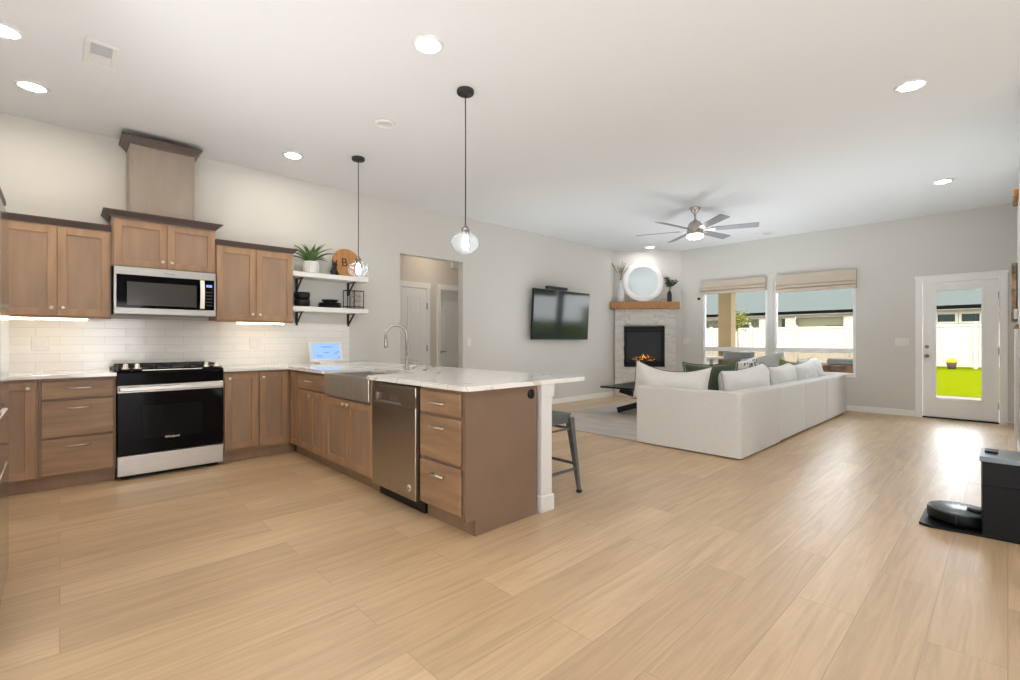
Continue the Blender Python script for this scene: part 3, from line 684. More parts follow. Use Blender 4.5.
# sink
t = thing('apron_sink', 'stainless steel apron-front sink set into the peninsula', 'sink', (1.95, 3.83, .69))
b = MB(); b.box(1.728, 1.740, 3.402, 4.256, .702, .893, .004); obj('apron_front', b, M['steel_a'], t)
b = MB(); b.box(1.740, 1.752, 3.43, 4.24, .692, .884); b.box(2.170, 2.184, 3.43, 4.24, .692, .884); b.box(1.752, 2.17, 3.43, 3.444, .692, .884); b.box(1.752, 2.17, 4.226, 4.24, .692, .884); b.box(1.752, 2.17, 3.444, 4.226, .692, .702); obj('basin', b, M['steel'], t)
b = MB(); b.lathe([(0, .703), (.04, .703), (.045, .706), (.05, .703), (0, .7025)], (1.96, 3.83, 0), 20); obj('drain', b, M['nickel'], t)
# faucet
t = thing('faucet', 'tall gooseneck pull-down faucet in brushed nickel behind the sink', 'faucet', (2.335, 3.845, .914))
cx, cy = 2.335, 3.845
b = MB(); b.lathe([(0, 0), (.026, 0), (.026, .008), (.018, .014), (.017, .10), (.014, .12)], (cx, cy, .9145), 20); obj('base', b, M['chrome'], t)
pts = [(cx, cy, 1.0), (cx, cy, 1.225)]
R = .098; dx, dy = -.96, .28
for k in range(1, 15):
    a = PI * k / 15 * 1.12
    q = R * (1 - math.cos(a)); pts.append((cx + dx * q, cy + dy * q, 1.225 + R * math.sin(a)))
b = MB(); b.tube(pts, .0135, 12); obj('gooseneck', b, M['chrome'], t)
e = Vector(pts[-1]); dr = (Vector(pts[-1]) - Vector(pts[-2])).normalized()
b = MB(); b.tube([e - dr * .004, e + dr * .03, e + dr * .075, e + dr * .095], [.0125, .016, .019, .017], 14); obj('spray_head', b, M['chrome'], t)
b = MB(); b.tube([(cx, cy, .985), (cx + .045, cy - .03, .985)], .013, 12); b.tube([(cx + .03, cy - .02, .985), (cx + .085, cy - .057, .992)], [.006, .005], 8); obj('lever', b, M['chrome'], t)
b = MB(); b.lathe([(0, .006), (.018, .006), (.022, .003), (.022, 0)], (2.37, 3.6, .9145), 20); obj('sink_hole_cover', b, M['steel_d'], None, 'small round metal button on the countertop right of the faucet', 'hole cover')

# dishwasher
t = thing('dishwasher', 'stainless steel dishwasher in the peninsula right of the apron sink', 'dishwasher', (1.8, 3.03, 0))
b = MB(); b.box(1.77, 2.34, 2.730, 3.354, .09, .872); obj('tub', b, M['black'], t)
b = MB(); b.box(1.80, 1.83, 2.730, 3.354, .005, .09); obj('kick_plate', b, M['black'], t)
b = MB()
x0, x1 = 1.728, 1.77
b.box(x0, x1, 2.736, 3.348, .10, .730, .004); b.box(x0, x1, 2.736, 3.348, .796, .866, .004); b.box(x0, x1, 2.736, 2.93, .728, .798); b.box(x0, x1, 3.285, 3.348, .728, .798)
b.box(x0 + .022, x1, 2.93, 3.285, .728, .798)
dd = obj('door', b, M['steel_v'], t)
b = MB(); b.box(x0 - .001, x0 + .012, 2.925, 3.29, .726, .742, .003); b.box(x0 + .0215, x0 + .023, 3.0, 3.12, .748, .788); obj('pocket_handle', b, M['steel'], dd)
put_text('lettering', 'WHIRLPOOL', .017, (x0 - .0008, 3.25, .838), ROT_PEN, M['steel_d'], dd)
b = MB(); b.lathe([(.026, 0), (.026, -.002), (.0, -.002)], (x0, 2.815, .175), 28, 'X'); st = obj('round_badge', b, M['plate'], dd)
b = MB()
for r0, r1 in ((.0185, .021),):
    for k in range(24):
        a0 = 2 * PI * k / 24; a1 = 2 * PI * (k + 1) / 24; q = [(r0, a0), (r1, a0), (r1, a1), (r0, a1)]
        b.bm.faces.new([b.bm.verts.new((x0 - .0026, 2.815 + r * math.sin(a), .175 + r * math.cos(a))) for r, a in q])
b.box(x0 - .003, x0 - .0024, 2.805, 2.825, .172, .178); b.box(x0 - .003, x0 - .0024, 2.812, 2.818, .163, .187); obj('badge_mark', b, M['steel_d'], dd)

# range
t = thing('gas_range', 'stainless and black slide-in gas range between the base cabinets', 'range', (.738, 5.4, 0))
r0, r1 = .3465, 1.1285
b = MB(); b.box(r0, r1, 5.185, 5.79, .03, .90, .002); b.box(r0 + .03, r1 - .03, 5.22, 5.75, 0.001, .03); obj('body', b, M['black'], t)
b = MB(); b.box(r0 + .002, r1 - .002, 5.135, 5.185, .035, .205, .004); obj('storage_drawer', b, M['steel'], t)
b = MB(); b.box(r0 + .002, r1 - .002, 5.130, 5.185, .215, .735, .004); od = obj('oven_door', b, M['blackglass'], t)
b = MB(); b.box(r0 + .002, r1 - .002, 5.130, 5.185, .736, .800, .004); obj('door_top_rail', b, M['steel'], od)
b = MB(); b.box(r0 + .012, r1 - .012, 5.078, 5.096, .752, .790, .007, 2); b.box(r0 + .03, r0 + .06, 5.095, 5.135, .758, .784, .003); b.box(r1 - .06, r1 - .03, 5.095, 5.135, .758, .784, .003); obj('oven_handle', b, M['steel'], od)
b = MB(); b.box(.52, .955, 5.1285, 5.131, .33, .62, .001); obj('oven_window', b, mat('oven_window', (.003, .004, .005), .05, spec=.14), od)
put_text('lettering', 'Whirlpool', .026, (.725, 5.1280, .333), ROT_FRONT, M['nickel'], od, .25)
b = MB(); b.prism([(5.150, .80), (5.145, .90), (5.165, .925), (5.26, .94), (5.26, .80)], r0, r1, 'X'); obj('control_panel', b, M['blackglass'], t)
b = MB(); b.box(.52, .96, 5.160, 5.166, .921, .928, .001); obj('front_trim', b, M['nickel'], t)
for u in (.408, .487, 1.000, 1.082):
    b = MB(); b.lathe([(.027, 0), (.027, .008), (.019, .012), (.016, .045), (.013, .048), (0, .048)], (u, 5.20, .935), 18)
    b.box(u - .003, u + .003, 5.184, 5.216, .96, .986, .001); obj('burner_knob', b, M['nickel'], t)
b = MB(); b.box(r0 - .010, r1 + .010, 5.25, 5.78, .9145, .938, .003); obj('cooktop', b, M['black'], t)
b = MB()
for gx0, gx1 in ((.365, .610), (.617, .860), (.867, 1.112)):
    for y in (5.28, 5.395, 5.51, 5.625, 5.74): b.box(gx0, gx1, y - .006, y + .006, .953, .966, .002)
    for x in (gx0 + .006, (gx0 + gx1) / 2, gx1 - .006): b.box(x - .006, x + .006, 5.275, 5.745, .953, .966, .002)
    for x in (gx0 + .01, gx1 - .01):
        for y in (5.28, 5.74): b.box(x - .008, x + .008, y - .008, y + .008, .937, .955)
obj('grate', b, M['iron'], t)
b = MB()
for x, y in ((.487, 5.39), (.487, 5.64), (.739, 5.51), (.99, 5.39), (.99, 5.64)): b.lathe([(.045, 0), (.045, .008), (.035, .010), (.033, .015), (0, .016)], (x, y, .938), 20)
obj('burner_caps', b, M['iron'], t)

# microwave
t = thing('microwave', 'stainless over-the-range microwave with black glass door', 'microwave', (.735, 5.6, 1.418))
m0, m1 = .345, 1.122
b = MB(); b.box(m0, m1, 5.45, YW - .012, 1.420, 1.846, .003); obj('body', b, M['steel_d'], t)
b = MB(); b.box(m0, m1, 5.418, 5.45, 1.4205, 1.478, .003); b.box(m0, m1, 5.418, 5.45, 1.772, 1.846, .003); b.box(m0, m0 + .017, 5.418, 5.45, 1.478, 1.772); b.box(m1 - .012, m1, 5.418, 5.45, 1.478, 1.772); obj('front_frame', b, M['steel_m'], t)
b = MB(); b.box(m0 + .017, 1.022, 5.421, 5.45, 1.478, 1.772, .002); dm = obj('door', b, M['blackglass'], t)
b = MB(); b.box(.435, .962, 5.4195, 5.4215, 1.502, 1.712, .0005); obj('door_window', b, mat('microwave_window', (.055, .052, .050), .15, spec=.3), dm)
b = MB(); pts = [(1.002, 5.385 - .018 * math.sin(PI * k / 8), 1.492 + .272 * k / 8) for k in range(9)]
for i in range(8): b.obox(pts[i], pts[i + 1], .036, .012, up=(0, -1, 0))
b.box(.99, 1.014, 5.388, 5.422, 1.494, 1.514); b.box(.99, 1.014, 5.388, 5.422, 1.742, 1.762); obj('door_handle', b, M['nickel'], dm)
b = MB(); b.box(1.024, m1 - .012, 5.421, 5.45, 1.478, 1.772, .002); cp = obj('keypad', b, M['blackglass'], t)
b = MB(); b.box(1.042, 1.092, 5.4198, 5.4215, 1.703, 1.728); obj('clock_display', b, M['display'], cp)
b = MB()
for i in range(3):
    for j in range(5): b.box(1.043 + i * .018, 1.055 + i * .018, 5.4202, 5.4215, 1.52 + j * .032, 1.532 + j * .032)
obj('buttons', b, mat('keypad_print', (.05, .05, .055), .4), cp)
put_text('lettering', 'Whirlpool', .02, (.742, 5.4172, 1.806), ROT_FRONT, M['steel_d'], t, .25)

# wall outlets and switches
def outlet(name, label, cat, c, w, h, face, group='wall plates', rocker=2):
    """face: 'K' plate on the kitchen wall, 'L' plate on the window wall"""
    x, y, z = c; t = thing(name, label, cat, c, group); b = MB(); d = MB()
    if face == 'K': b.box(x - w / 2, x + w / 2, y - .007, y, z - h / 2, z + h / 2, .003)
    else: b.box(x - .007, x, y - w / 2, y + w / 2, z - h / 2, z + h / 2, .003)
    obj('plate', b, M['plate'], t)
    for k in range(rocker):
        o = (k - (rocker - 1) / 2) * .046
        if face == 'K': d.box(x + o - .016, x + o + .016, y - .010, y - .006, z - .033, z + .033, .002)
        else: d.box(x - .010, x - .006, y + o - .016, y + o + .016, z - .033, z + .033, .002)
    obj('rocker', d, M['white'], t)
outlet('wall_outlet', 'white double outlet plate on the tile left of the range', 'outlet', (-.118, YW - .009, 1.155), .118, .118, 'K')
outlet('wall_outlet', 'white double outlet plate on the tile right of the range', 'outlet', (1.585, YW - .009, 1.15), .118, .118, 'K')
outlet('light_switch', 'white switch plate on the wall right of the hallway opening', 'light switch', (4.64, YW, 1.157), .072, .12, 'K', rocker=1)
outlet('light_switch', 'white switch plate between the fireplace and the left window', 'light switch', (XL, 4.70, 1.16), .118, .118, 'L')
outlet('light_switch', 'white switch plate left of the glazed door', 'light switch', (XL, 1.15, 1.156), .165, .118, 'L', rocker=3)
b = MB(); b.box(XL - .03, XL, 4.385, 4.435, 2.015, 2.065, .006); obj('wall_sensor', b, M['black'], None, 'tiny black square sensor on the wall left of the windows', 'sensor')
b = MB(); b.box(XL - .018, XL, 4.735, 4.775, 2.19, 2.26, .004); obj('wall_sensor', b, M['plate'], None, 'small white sensor high on the wall right of the eucalyptus vase', 'sensor')

# floating shelves
SX0, SX1, SY0 = 1.895, 2.81, 5.535
def bracket(x, ztop, parent):
    b = MB(); w = .03; y1 = YW - .001
    b.box(x - w / 2, x + w / 2, y1 - .008, y1, ztop - .16, ztop, .001); b.box(x - w / 2, x + w / 2, y1 - .20, y1, ztop - .008, ztop, .001)
    b.obox((x, y1 - .175, ztop - .006), (x, y1 - .006, ztop - .145), w * .7, .010, up=(1, 0, 0)); obj('bracket', b, M['matblack'], parent)
for zt, lab in ((1.966, 'upper white floating shelf on black brackets beside the wall cabinet'), (1.572, 'lower white floating shelf on black brackets, above the tile edge')):
    t = thing('wall_shelf', lab, 'shelf', ((SX0 + SX1) / 2, SY0, zt - .055), 'white open shelves')
    b = MB(); b.box(SX0, SX1, SY0, YW - .001, zt - .055, zt, .003); obj('board', b, M['whiteshelf'], t)
    bracket(2.03, zt - .0555, t); bracket(2.665, zt - .0555, t)
S1, S2 = 1.967, 1.573
# succulent
t = thing('potted_succulent', 'spiky green aloe-like plant in a ribbed white pot on the upper shelf', 'potted plant', (2.15, 5.67, S1))
b = MB(); n = 40; prev = None
for r, z in ((.072, 0), (.086, .01), (.092, .06), (.084, .13), (.078, .145), (.070, .145), (.068, .12), (.0, .12)):
    cur = []
    for k in range(n):
        a = 2 * PI * k / n; rr = r * (1 + (.025 if k % 2 else 0) * (1 if z < .14 and r > .07 else 0)); cur.append(b.bm.verts.new((2.15 + rr * math.cos(a), 5.67 + rr * math.sin(a), S1 + z)))
    if prev: b.ring(prev, cur, False)
    else: b.bm.faces.new(cur)
    prev = cur
obj('pot', b, M['potwhite'], t)
b = MB()
for k in range(30):
    a = k * 2.4 + random.uniform(-.2, .2); lvl = k / 30; L = .25 + .08 * random.random(); lift = .95 - lvl * .55 + random.uniform(-.08, .08)
    lift = math.radians(88 - 46 * (k % 10) / 10 - random.uniform(0, 8)); wmax = .023; N = 7; left = []; right = []; mid = []
    pos = Vector((2.15 + .02 * math.cos(a), 5.67 + .02 * math.sin(a), S1 + .12)); d = Vector((math.cos(a), math.sin(a), 0)); sd = Vector((-math.sin(a), math.cos(a), 0)); el = lift
    for i in range(N + 1):
        f = i / N; w = wmax * (math.sin(PI * min(1, f * .8 + .2)) ** .8) * (1 - f ** 3) + .001
        left.append(b.bm.verts.new(pos + sd * w + Vector((0, 0, w * .35)))); right.append(b.bm.verts.new(pos - sd * w + Vector((0, 0, w * .35)))); mid.append(b.bm.verts.new(pos - Vector((0, 0, .003))))
        pos = pos + (d * math.cos(el) + Vector((0, 0, math.sin(el)))) * (L / N); el -= .16
        pos.y = min(pos.y, 5.79); pos.x = max(pos.x, 1.945)
    for i in range(N):
        for A, B in ((left, mid), (mid, right)):
            f = b.bm.faces.new((A[i], B[i], B[i + 1], A[i + 1])); f.smooth = True
obj('leaves', b, M['leaf'], t)
# dog figurine: one continuous remeshed body
t = thing('dog_figurine', 'small black seated bulldog figurine on the upper shelf before the round board', 'figurine', (2.41, 5.62, S1))
b = MB(); X, Y, Z = 2.41, 5.62, S1
for c, r, s_ in (((0, .02, .045), .045, (.95, 1.05, 1.0)), ((0, -.0, .085), .036, (.95, .9, 1.2)), ((0, -.012, .135), .033, (1.05, .95, .9)), ((0, -.036, .128), .017, (1.25, .8, .8)),
                 ((-.026, -.0, .03), .017, (.8, 1.2, 1.6)), ((.026, 0, .03), .017, (.8, 1.2, 1.6)), ((-.02, -.03, .035), .011, (1, 1, 3.1)), ((.02, -.03, .035), .011, (1, 1, 3.1)),
                 ((-.02, -.038, .008), .011, (1, 1.5, .8)), ((.02, -.038, .008), .011, (1, 1.5, .8)), ((-.035, -.02, .010), .013, (1, 1.8, .8)), ((.035, -.02, .010), .013, (1, 1.8, .8))):
    b.ball((X + c[0], Y + c[1], Z + c[2]), r, s_, 2)
for s_ in (-1, 1): b.ball((X + s_ * .024, Y - .006, Z + .172), .012, (.9, .5, 1.9), 2, Matrix.Rotation(s_ * .2, 4, 'Y'))
o = obj('figure', b, M['matblack'], t); rm = o.modifiers.new('r', 'REMESH'); rm.mode = 'VOXEL'; rm.voxel_size = .004; rm.use_smooth_shade = True
# round board
t = thing('round_board', 'round brown wooden board with the letter B leaning on the upper shelf', 'wall decor', (2.625, 5.74, S1))
tl = Matrix.Translation((2.625, 5.715, S1 + .002)) @ Matrix.Rotation(-.17, 4, 'X') @ Matrix.Translation((0, 0, .187))
b = MB(); b.lathe([(0, -.008), (.183, -.008), (.187, -.005), (.187, .005), (.183, .008), (0, .008)], (0, 0, 0), 56, 'Y', False); b.tf(tl); obj('disc', b, M['board'], t)
for nm, tx, sz, px, pz in (('letter', 'B', .15, -.035, .0), ('small_lettering', '. . . . . . . .', .035, -.01, .125), ):
    me = text_mesh(tx, sz, 0, .001); me.transform(tl @ Matrix.Translation((px, -.0095, pz)) @ ROT_FRONT); obj(nm, me, M['ink'], t)
# bowls, plates, glass box
for i, (z0, lab) in enumerate(((S2, 'black bowl at the bottom of the stack on the lower shelf'), (S2 + .085, 'black bowl at the top of the stack on the lower shelf'))):
    b = MB(); b.lathe([(.0, 0), (.066, 0), (.080, .012), (.086, .045), (.086, .083), (.081, .083), (.07, .03), (0, .012)], (2.045, 5.66, z0), 36); obj('black_bowl', b, M['black'], None, lab, 'bowl', 'black dishes on the lower shelf')
for i, (z0, r, h) in enumerate(((S2, .142, .02), (S2 + .0205, .138, .02), (S2 + .041, .134, .02))):
    b = MB(); b.lathe([(0, 0), (r * .72, 0), (r * .93, h * .6), (r, h * .95), (r * .985, h), (r * .7, h * .3), (0, h * .25)], (2.375, 5.665, z0), 36)
    obj('black_plate', b, M['black'], None, ['lowest', 'middle', 'upper wide'][i] + ' black plate of the pile in the middle of the lower shelf', 'plate', 'black dishes on the lower shelf')
b = MB(); b.lathe([(0, 0), (.06, 0), (.09, .02), (.098, .038), (.094, .038), (.08, .015), (0, .008)], (2.375, 5.665, S2 + .062), 36); obj('black_bowl', b, M['black'], None, 'shallow black dish on top of the plate pile on the lower shelf', 'bowl', 'black dishes on the lower shelf')
t = thing('glass_box', 'black wire-framed glass box half filled with pale pebbles on the lower shelf', 'display box', (2.68, 5.67, S2))
x0, x1, y0, y1, z0, z1 = 2.575, 2.785, 5.615, 5.735, S2 + .001, S2 + .235; b = MB(); w = .0035
for x in (x0, x0 + .085, x1):
    for y in (y0, y1): b.box(x - w, x + w, y - w, y + w, z0, z1)
for z in (z0 + w, z0 + .03, z1 - w):
    for y in (y0, y1): b.box(x0, x1, y - w, y + w, z - w, z + w)
    for x in (x0, x1): b.box(x - w, x + w, y0, y1, z - w, z + w)
obj('wire_frame', b, M['matblack'], t)
for yy in (y0 + .002, y1 - .004):
    b = MB(); b.box(x0 + .004, x1 - .004, yy, yy + .002, z0 + .008, z1 - .008); obj('glass_pane', b, M['vaseglass'], t)
b = MB()
for k in range(260):
    b.ball((random.uniform(x0 + .095, x1 - .016), random.uniform(y0 + .018, y1 - .018), random.uniform(z0 + .02, z1 - .02)), random.uniform(.009, .013), (1, 1, .8), 1)
obj('pebble_filling', b, M['cork'], None, 'pale pebbles filling the right half of the wire glass box', 'pebbles', kind='stuff')
# smart display
t = thing('smart_display', 'white framed smart display with a light blue screen on the corner countertop', 'tablet', (2.31, 5.62, .914))
tl = Matrix.Translation((2.312, 5.60, .9305)) @ Matrix.Rotation(-.22, 4, 'X')
b = MB(); b.box(-.200, .200, 0, .018, 0, .246, .005); b.tf(tl); fr = obj('frame', b, M['white'], t)
b = MB(); b.box(-.165, .170, -.0015, .001, .032, .216); b.tf(tl); obj('screen', b, M['screenblue'], fr)
b = MB()
for (u0, u1, w0, w1) in ((-.06, .09, .176, .183), (-.04, .05, .168, .173), (-.03, .035, .105, .113), (-.12, -.055, .064, .076), (.10, .135, .092, .104), (.13, .16, .108, .12), (.14, .162, .038, .05), (-.1, -.02, .05, .054)): b.box(u0, u1, -.0024, -.0014, w0, w1)
b.tf(tl); obj('screen_writing', b, M['screenink'], fr)
b = MB(); b.prism([(5.58, .9145), (5.75, .9145), (5.75, .925), (5.67, 1.04), (5.655, 1.04), (5.645, .932), (5.58, .932)], 2.22, 2.40, 'X'); obj('stand', b, M['white'], t)

# refrigerator
t = thing('refrigerator', 'stainless french-door refrigerator, a sliver at the left edge', 'refrigerator', (-.55, 3.02, 0))
fx1, y0, y1 = -.186, 2.565, 3.478
b = MB(); b.box(-.94, -.26, y0 + .006, y1 - .006, .02, 1.79, .004); b.box(-.9, -.3, y0 + .05, y1 - .05, 0.001, .02); obj('body', b, mat('fridge_side', (.16, .165, .17), .4, .5), t)
for (a0, a1, z0, z1, nm) in ((y0, 3.018, .875, 1.815, 'door'), (3.024, y1, .875, 1.815, 'door'), (y0, y1, .60, .845, 'freezer_drawer'), (y0, y1, .03, .575, 'freezer_drawer')):
    b = MB(); b.box(-.255, fx1, a0, a1, z0, z1, .008, 2); obj(nm, b, M['fridge'], t)
b = MB(); b.box(-.25, -.215, y0 + .01, y1 - .01, .844, .876); b.box(-.25, -.215, y0 + .01, y1 - .01, .574, .602); obj('grip_recess', b, M['black'], t)

# bar stool -------------------------------------------------------
t = thing('bar_stool', 'gunmetal grey backless metal stool tucked beside the white post', 'stool', (2.74, 2.49, 0))
cx, cy, H_ = 2.735, 2.495, .618
b = MB(); b.box(cx - .155, cx + .155, cy - .155, cy + .155, H_ - .012, H_, .012, 2); b.box(cx - .15, cx + .15, cy - .15, cy + .15, H_ - .075, H_ - .012, .01, 2); obj('seat', b, M['grey_metal'], t)
for sx in (-1, 1):
    for sy in (-1, 1):
        b = MB(); p0 = Vector((cx + sx * .142, cy + sy * .142, H_ - .03)); p1 = Vector((cx + sx * .195, cy + sy * .195, .022))
        prev = None
        for f, w in ((0, .026), (.3, .021), (1, .012)):
            p = p0.lerp(p1, f); cur = [b.bm.verts.new(p + Vector((u * w, v * w, 0))) for u, v in ((-1, -1), (1, -1), (1, 1), (-1, 1))]
            if prev:
                for i in range(4): b.bm.faces.new((prev[i], prev[(i + 1) % 4], cur[(i + 1) % 4], cur[i]))
            else: b.bm.faces.new(cur)
            prev = cur
        b.bm.faces.new(prev); lg = obj('leg', b, M['grey_metal'], t)
        b = MB(); b.box(p1.x - .017, p1.x + .017, p1.y - .017, p1.y + .017, 0.001, .024, .003); obj('foot', b, M['matblack'], lg)
b = MB()
def legp(sx, sy, z): f = (H_ - .03 - z) / (H_ - .052); return (cx + sx * (.142 + .053 * f), cy + sy * (.142 + .053 * f), z)
for z in (.19,):
    for A, B in (((-1, -1), (1, -1)), ((1, 1), (-1, 1))): b.obox(legp(*A, z), legp(*B, z), .006, .022)
    for A, B in (((1, -1), (1, 1)), ((-1, 1), (-1, -1))): b.obox(legp(*A, z + .035), legp(*B, z + .035), .006, .022)
obj('footrest', b, M['grey_metal'], t)
b = MB()
for A, B in (((-1, -1), (1, -1)), ((1, -1), (1, 1)), ((1, 1), (-1, 1)), ((-1, 1), (-1, -1))): b.obox(legp(*A, .50), legp(*B, .50), .005, .016)
obj('upper_brace', b, M['grey_metal'], t)

# ------------------------------------------------------------------ living room
# rug
b = MB(); b.box(4.89, 8.3, 2.55, 4.96, .0005, .012, .004); obj('area_rug', b, M['rug'], None, 'faded grey and beige patterned rug under the coffee table and sofa', 'rug')
# coffee table: black top on crossing beams
t = thing('coffee_table', 'black coffee table with crossed slanting beam legs on the rug', 'coffee table', (6.85, 3.85, .012))
b = MB(); b.box(6.27, 7.40, 3.20, 4.50, .425, .452, .004); obj('top', b, M['black'], t)
for (p0, p1) in (((6.55, 4.36, .02), (7.10, 3.40, .42)), ((7.12, 4.33, .02), (6.57, 3.37, .42)), ((6.55, 3.34, .02), (7.10, 4.30, .42)), ((7.12, 3.37, .02), (6.57, 4.33, .42))):
    b = MB(); p0 = Vector(p0); p1 = Vector(p1); b.obox(p0 + Vector((0, 0, .035)), p1 - Vector((0, 0, .035)), .085, .085)
    obj('leg', b, M['black'], t)

# sectional sofa
t = thing('sectional_sofa', 'large L-shaped cream fabric sectional with its back to the kitchen', 'sofa', (7.0, 2.6, 0))
SX = [4.843, 6.013, 7.03, 8.063, 9.290]; SY0_, SY1_ = 1.806, 2.90; ZT = .655
def smooth_box(b, x0, x1, y0, y1, z0, z1, r=.03): b.box(x0, x1, y0, y1, z0, z1, r, 3)
def rc2(cx, cy, r, a0, a1, n=6): return [(cx + r * math.cos(math.radians(a0 + (a1 - a0) * i / n)), cy + r * math.sin(math.radians(a0 + (a1 - a0) * i / n))) for i in range(n + 1)]
b = MB(); q = .045   # corner module: side and back in one upholstered piece
b.prism([(SX[1] - .007, SY0_), (SX[1] - .007, SY0_ + .17), (SX[0] + .17, SY0_ + .17), (SX[0] + .17, SY1_ + .06), (SX[0], SY1_ + .06)] + rc2(SX[0] + q, SY0_ + q, q, 180, 270), .016, ZT)
top = [e for e in b.bm.edges if all(v.co.z > ZT - .001 for v in e.verts)]
bmesh.ops.bevel(b.bm, geom=top, offset=.022, segments=3, profile=.5, affect='EDGES')
obj('back_panel', b, M['sofa'], t)
for i in range(4):
    if i:
        b = MB(); smooth_box(b, SX[i] + .007, SX[i + 1] - .007, SY0_, SY0_ + .17, .018, ZT - .008 * i, .022); obj('back_panel', b, M['sofa'], t)
    b = MB(); smooth_box(b, SX[i] + (.172 if i == 0 else .004), SX[i + 1] - .004, SY0_ + .172, SY1_, .04, .30, .015); bs = obj('base', b, M['sofa'], t)
    b = MB(); smooth_box(b, SX[i] + (.175 if i == 0 else .006), SX[i + 1] - .006, SY0_ + .175, SY1_ - .0, .30, .44, .045); obj('seat_cushion', b, M['sofa'], t)
b = MB(); smooth_box(b, 8.2, 9.12, SY1_ + .005, 3.95, .04, .30, .015); obj('base', b, M['sofa'], t)
b = MB(); smooth_box(b, 8.2, 9.12, SY1_ + .006, 3.95, .30, .44, .045); obj('seat_cushion', b, M['sofa'], t)
b = MB(); smooth_box(b, 9.125, 9.29, SY0_ + .172, 3.95, .038, ZT - .03, .022); obj('side_panel', b, M['sofa'], t)
for x, y in ((4.93, 1.90), (4.93, 2.88), (6.01, 1.88), (7.03, 1.88), (8.06, 1.88), (9.2, 1.88), (9.2, 3.85), (8.3, 3.85), (6.0, 2.82), (7.03, 2.82)):
    b = MB(); b.box(x - .03, x + .03, y - .03, y + .03, .0125 if y > 2.6 and x < 8.3 else .001, .042, .003); obj('leg', b, M['black'], t)

def pillow(name, w, h, th, m, label, cat, loc, face, lean=.25, roll=0, group=None, piping=None, pinch=.06, seed=0, sag=0, parent=None, N=14, pr=.006):
    """cushion standing on its lower edge at loc; face = compass angle (deg) its front looks to"""
    M4 = Matrix.Translation(loc) @ Matrix.Rotation(math.radians(face + 90), 4, 'Z') @ Matrix.Rotation(-lean, 4, 'X') @ Matrix.Rotation(roll, 4, 'Y') @ Matrix.Translation((0, 0, h / 2))
    bm = bmesh.new(); V = {}
    def edge(u, v):
        pu = u * (1 - pinch * (1 - v * v)); pv = v * (1 - pinch * (1 - u * u))
        return pu * w / 2, pv * h / 2 - sag * (1 - u * u) * (v + 1) / 2 * h
    for side in (1, -1):
        for i in range(N + 1):
            for j in range(N + 1):
                u = -1 + 2 * i / N; v = -1 + 2 * j / N
                if side == -1 and (i in (0, N) or j in (0, N)): V[(side, i, j)] = V[(1, i, j)]; continue
                x, z = edge(u, v); k = max(0, (1 - u ** 4) * (1 - v ** 4)) ** .5
                nz = noise.noise(Vector((u * 1.7 + seed, v * 1.7, side * 3))) * .18 + noise.noise(Vector((u * 5 + seed, v * 5, side))) * .07
                V[(side, i, j)] = bm.verts.new((x, -side * th / 2 * k * (1 + nz), z))
    for side in (1, -1):
        for i in range(N):
            for j in range(N):
                q = [V[(side, i, j)], V[(side, i + 1, j)], V[(side, i + 1, j + 1)], V[(side, i, j + 1)]]
                f = bm.faces.new(q if side == 1 else q[::-1]); f.smooth = True
    bm.transform(M4); mb = MB(); mb.bm.free(); mb.bm = bm
    if not piping: 
        o = obj(name, mb, m, parent, label, cat, group)
        sd = o.modifiers.new('s', 'SUBSURF'); sd.levels = 1; sd.render_levels = 1; return o
    t = thing(name, label, cat, loc, group); o = obj('cover', mb, m, t); sd = o.modifiers.new('s', 'SUBSURF'); sd.levels = 1; sd.render_levels = 1
    pts = []
    for k in range(N): pts.append(edge(-1 + 2 * k / N, 1))
    for k in range(N): pts.append(edge(1, 1 - 2 * k / N))
    for k in range(N): pts.append(edge(1 - 2 * k / N, -1))
    for k in range(N + 1): pts.append(edge(-1, -1 + 2 * k / N))
    b = MB(); b.tube([M4 @ Vector((x, 0, z)) for x, z in pts], pr, 6); obj('piping', b, piping, t); return t
G_ = 'pillows along the sofa back'
pillow('throw_pillow', 1.0, .50, .24, M['cream'], 'wide cream pillow with thin dark piping sagging on the near end of the sofa', 'pillow', (5.14, 2.73, .441), 180, .10, .05, G_, M['piping'], .07, 1, .20, pr=.004)
pillow('throw_pillow', .60, .50, .18, M['green'], 'dark green pillow with a paler edge behind the cream one', 'pillow', (5.50, 2.37, .441), 205, .12, -.05, G_, M['greenedge'], .08, 2, .05, pr=.008)
pillow('back_cushion', 1.36, .44, .30, M['cream'], 'plump cream back cushion in the corner of the sofa', 'cushion', (5.95, 2.14, .441), 270, .10, -.03, G_, M['piping'], .08, 3, .04, pr=.002)
pillow('back_cushion', .88, .42, .28, M['cream'], 'cream back cushion, second from the sofa corner, with a dark seam', 'cushion', (7.22, 2.14, .441), 270, .10, -.04, G_, M['piping'], .08, 4, .03, pr=.003)
pillow('back_cushion', .96, .42, .28, M['cream'], 'cream back cushion, third from the sofa corner, slumped', 'cushion', (8.22, 2.14, .441), 270, .12, -.05, G_, M['piping'], .08, 5, .04, pr=.003)
pillow('back_cushion', .80, .47, .24, M['cream'], 'cream back cushion at the far end of the sofa back, its corner standing up', 'cushion', (8.95, 2.17, .441), 266, .28, -.03, G_, M['piping'], .09, 6, .0, pr=.003)
pillow('throw_pillow', .52, .50, .16, M['cream'], 'cream pillow with black speckled pattern leaning behind the corner cushion', 'pillow', (6.9, 2.42, .445), 262, .12, -.12, G_, None, .08, 7, 0)
b = MB()
tl = Matrix.Translation((6.9, 2.42, .445)) @ Matrix.Rotation(math.radians(262 + 90), 4, 'Z') @ Matrix.Rotation(-.12, 4, 'X') @ Matrix.Rotation(-.12, 4, 'Y') @ Matrix.Translation((0, 0, .25))
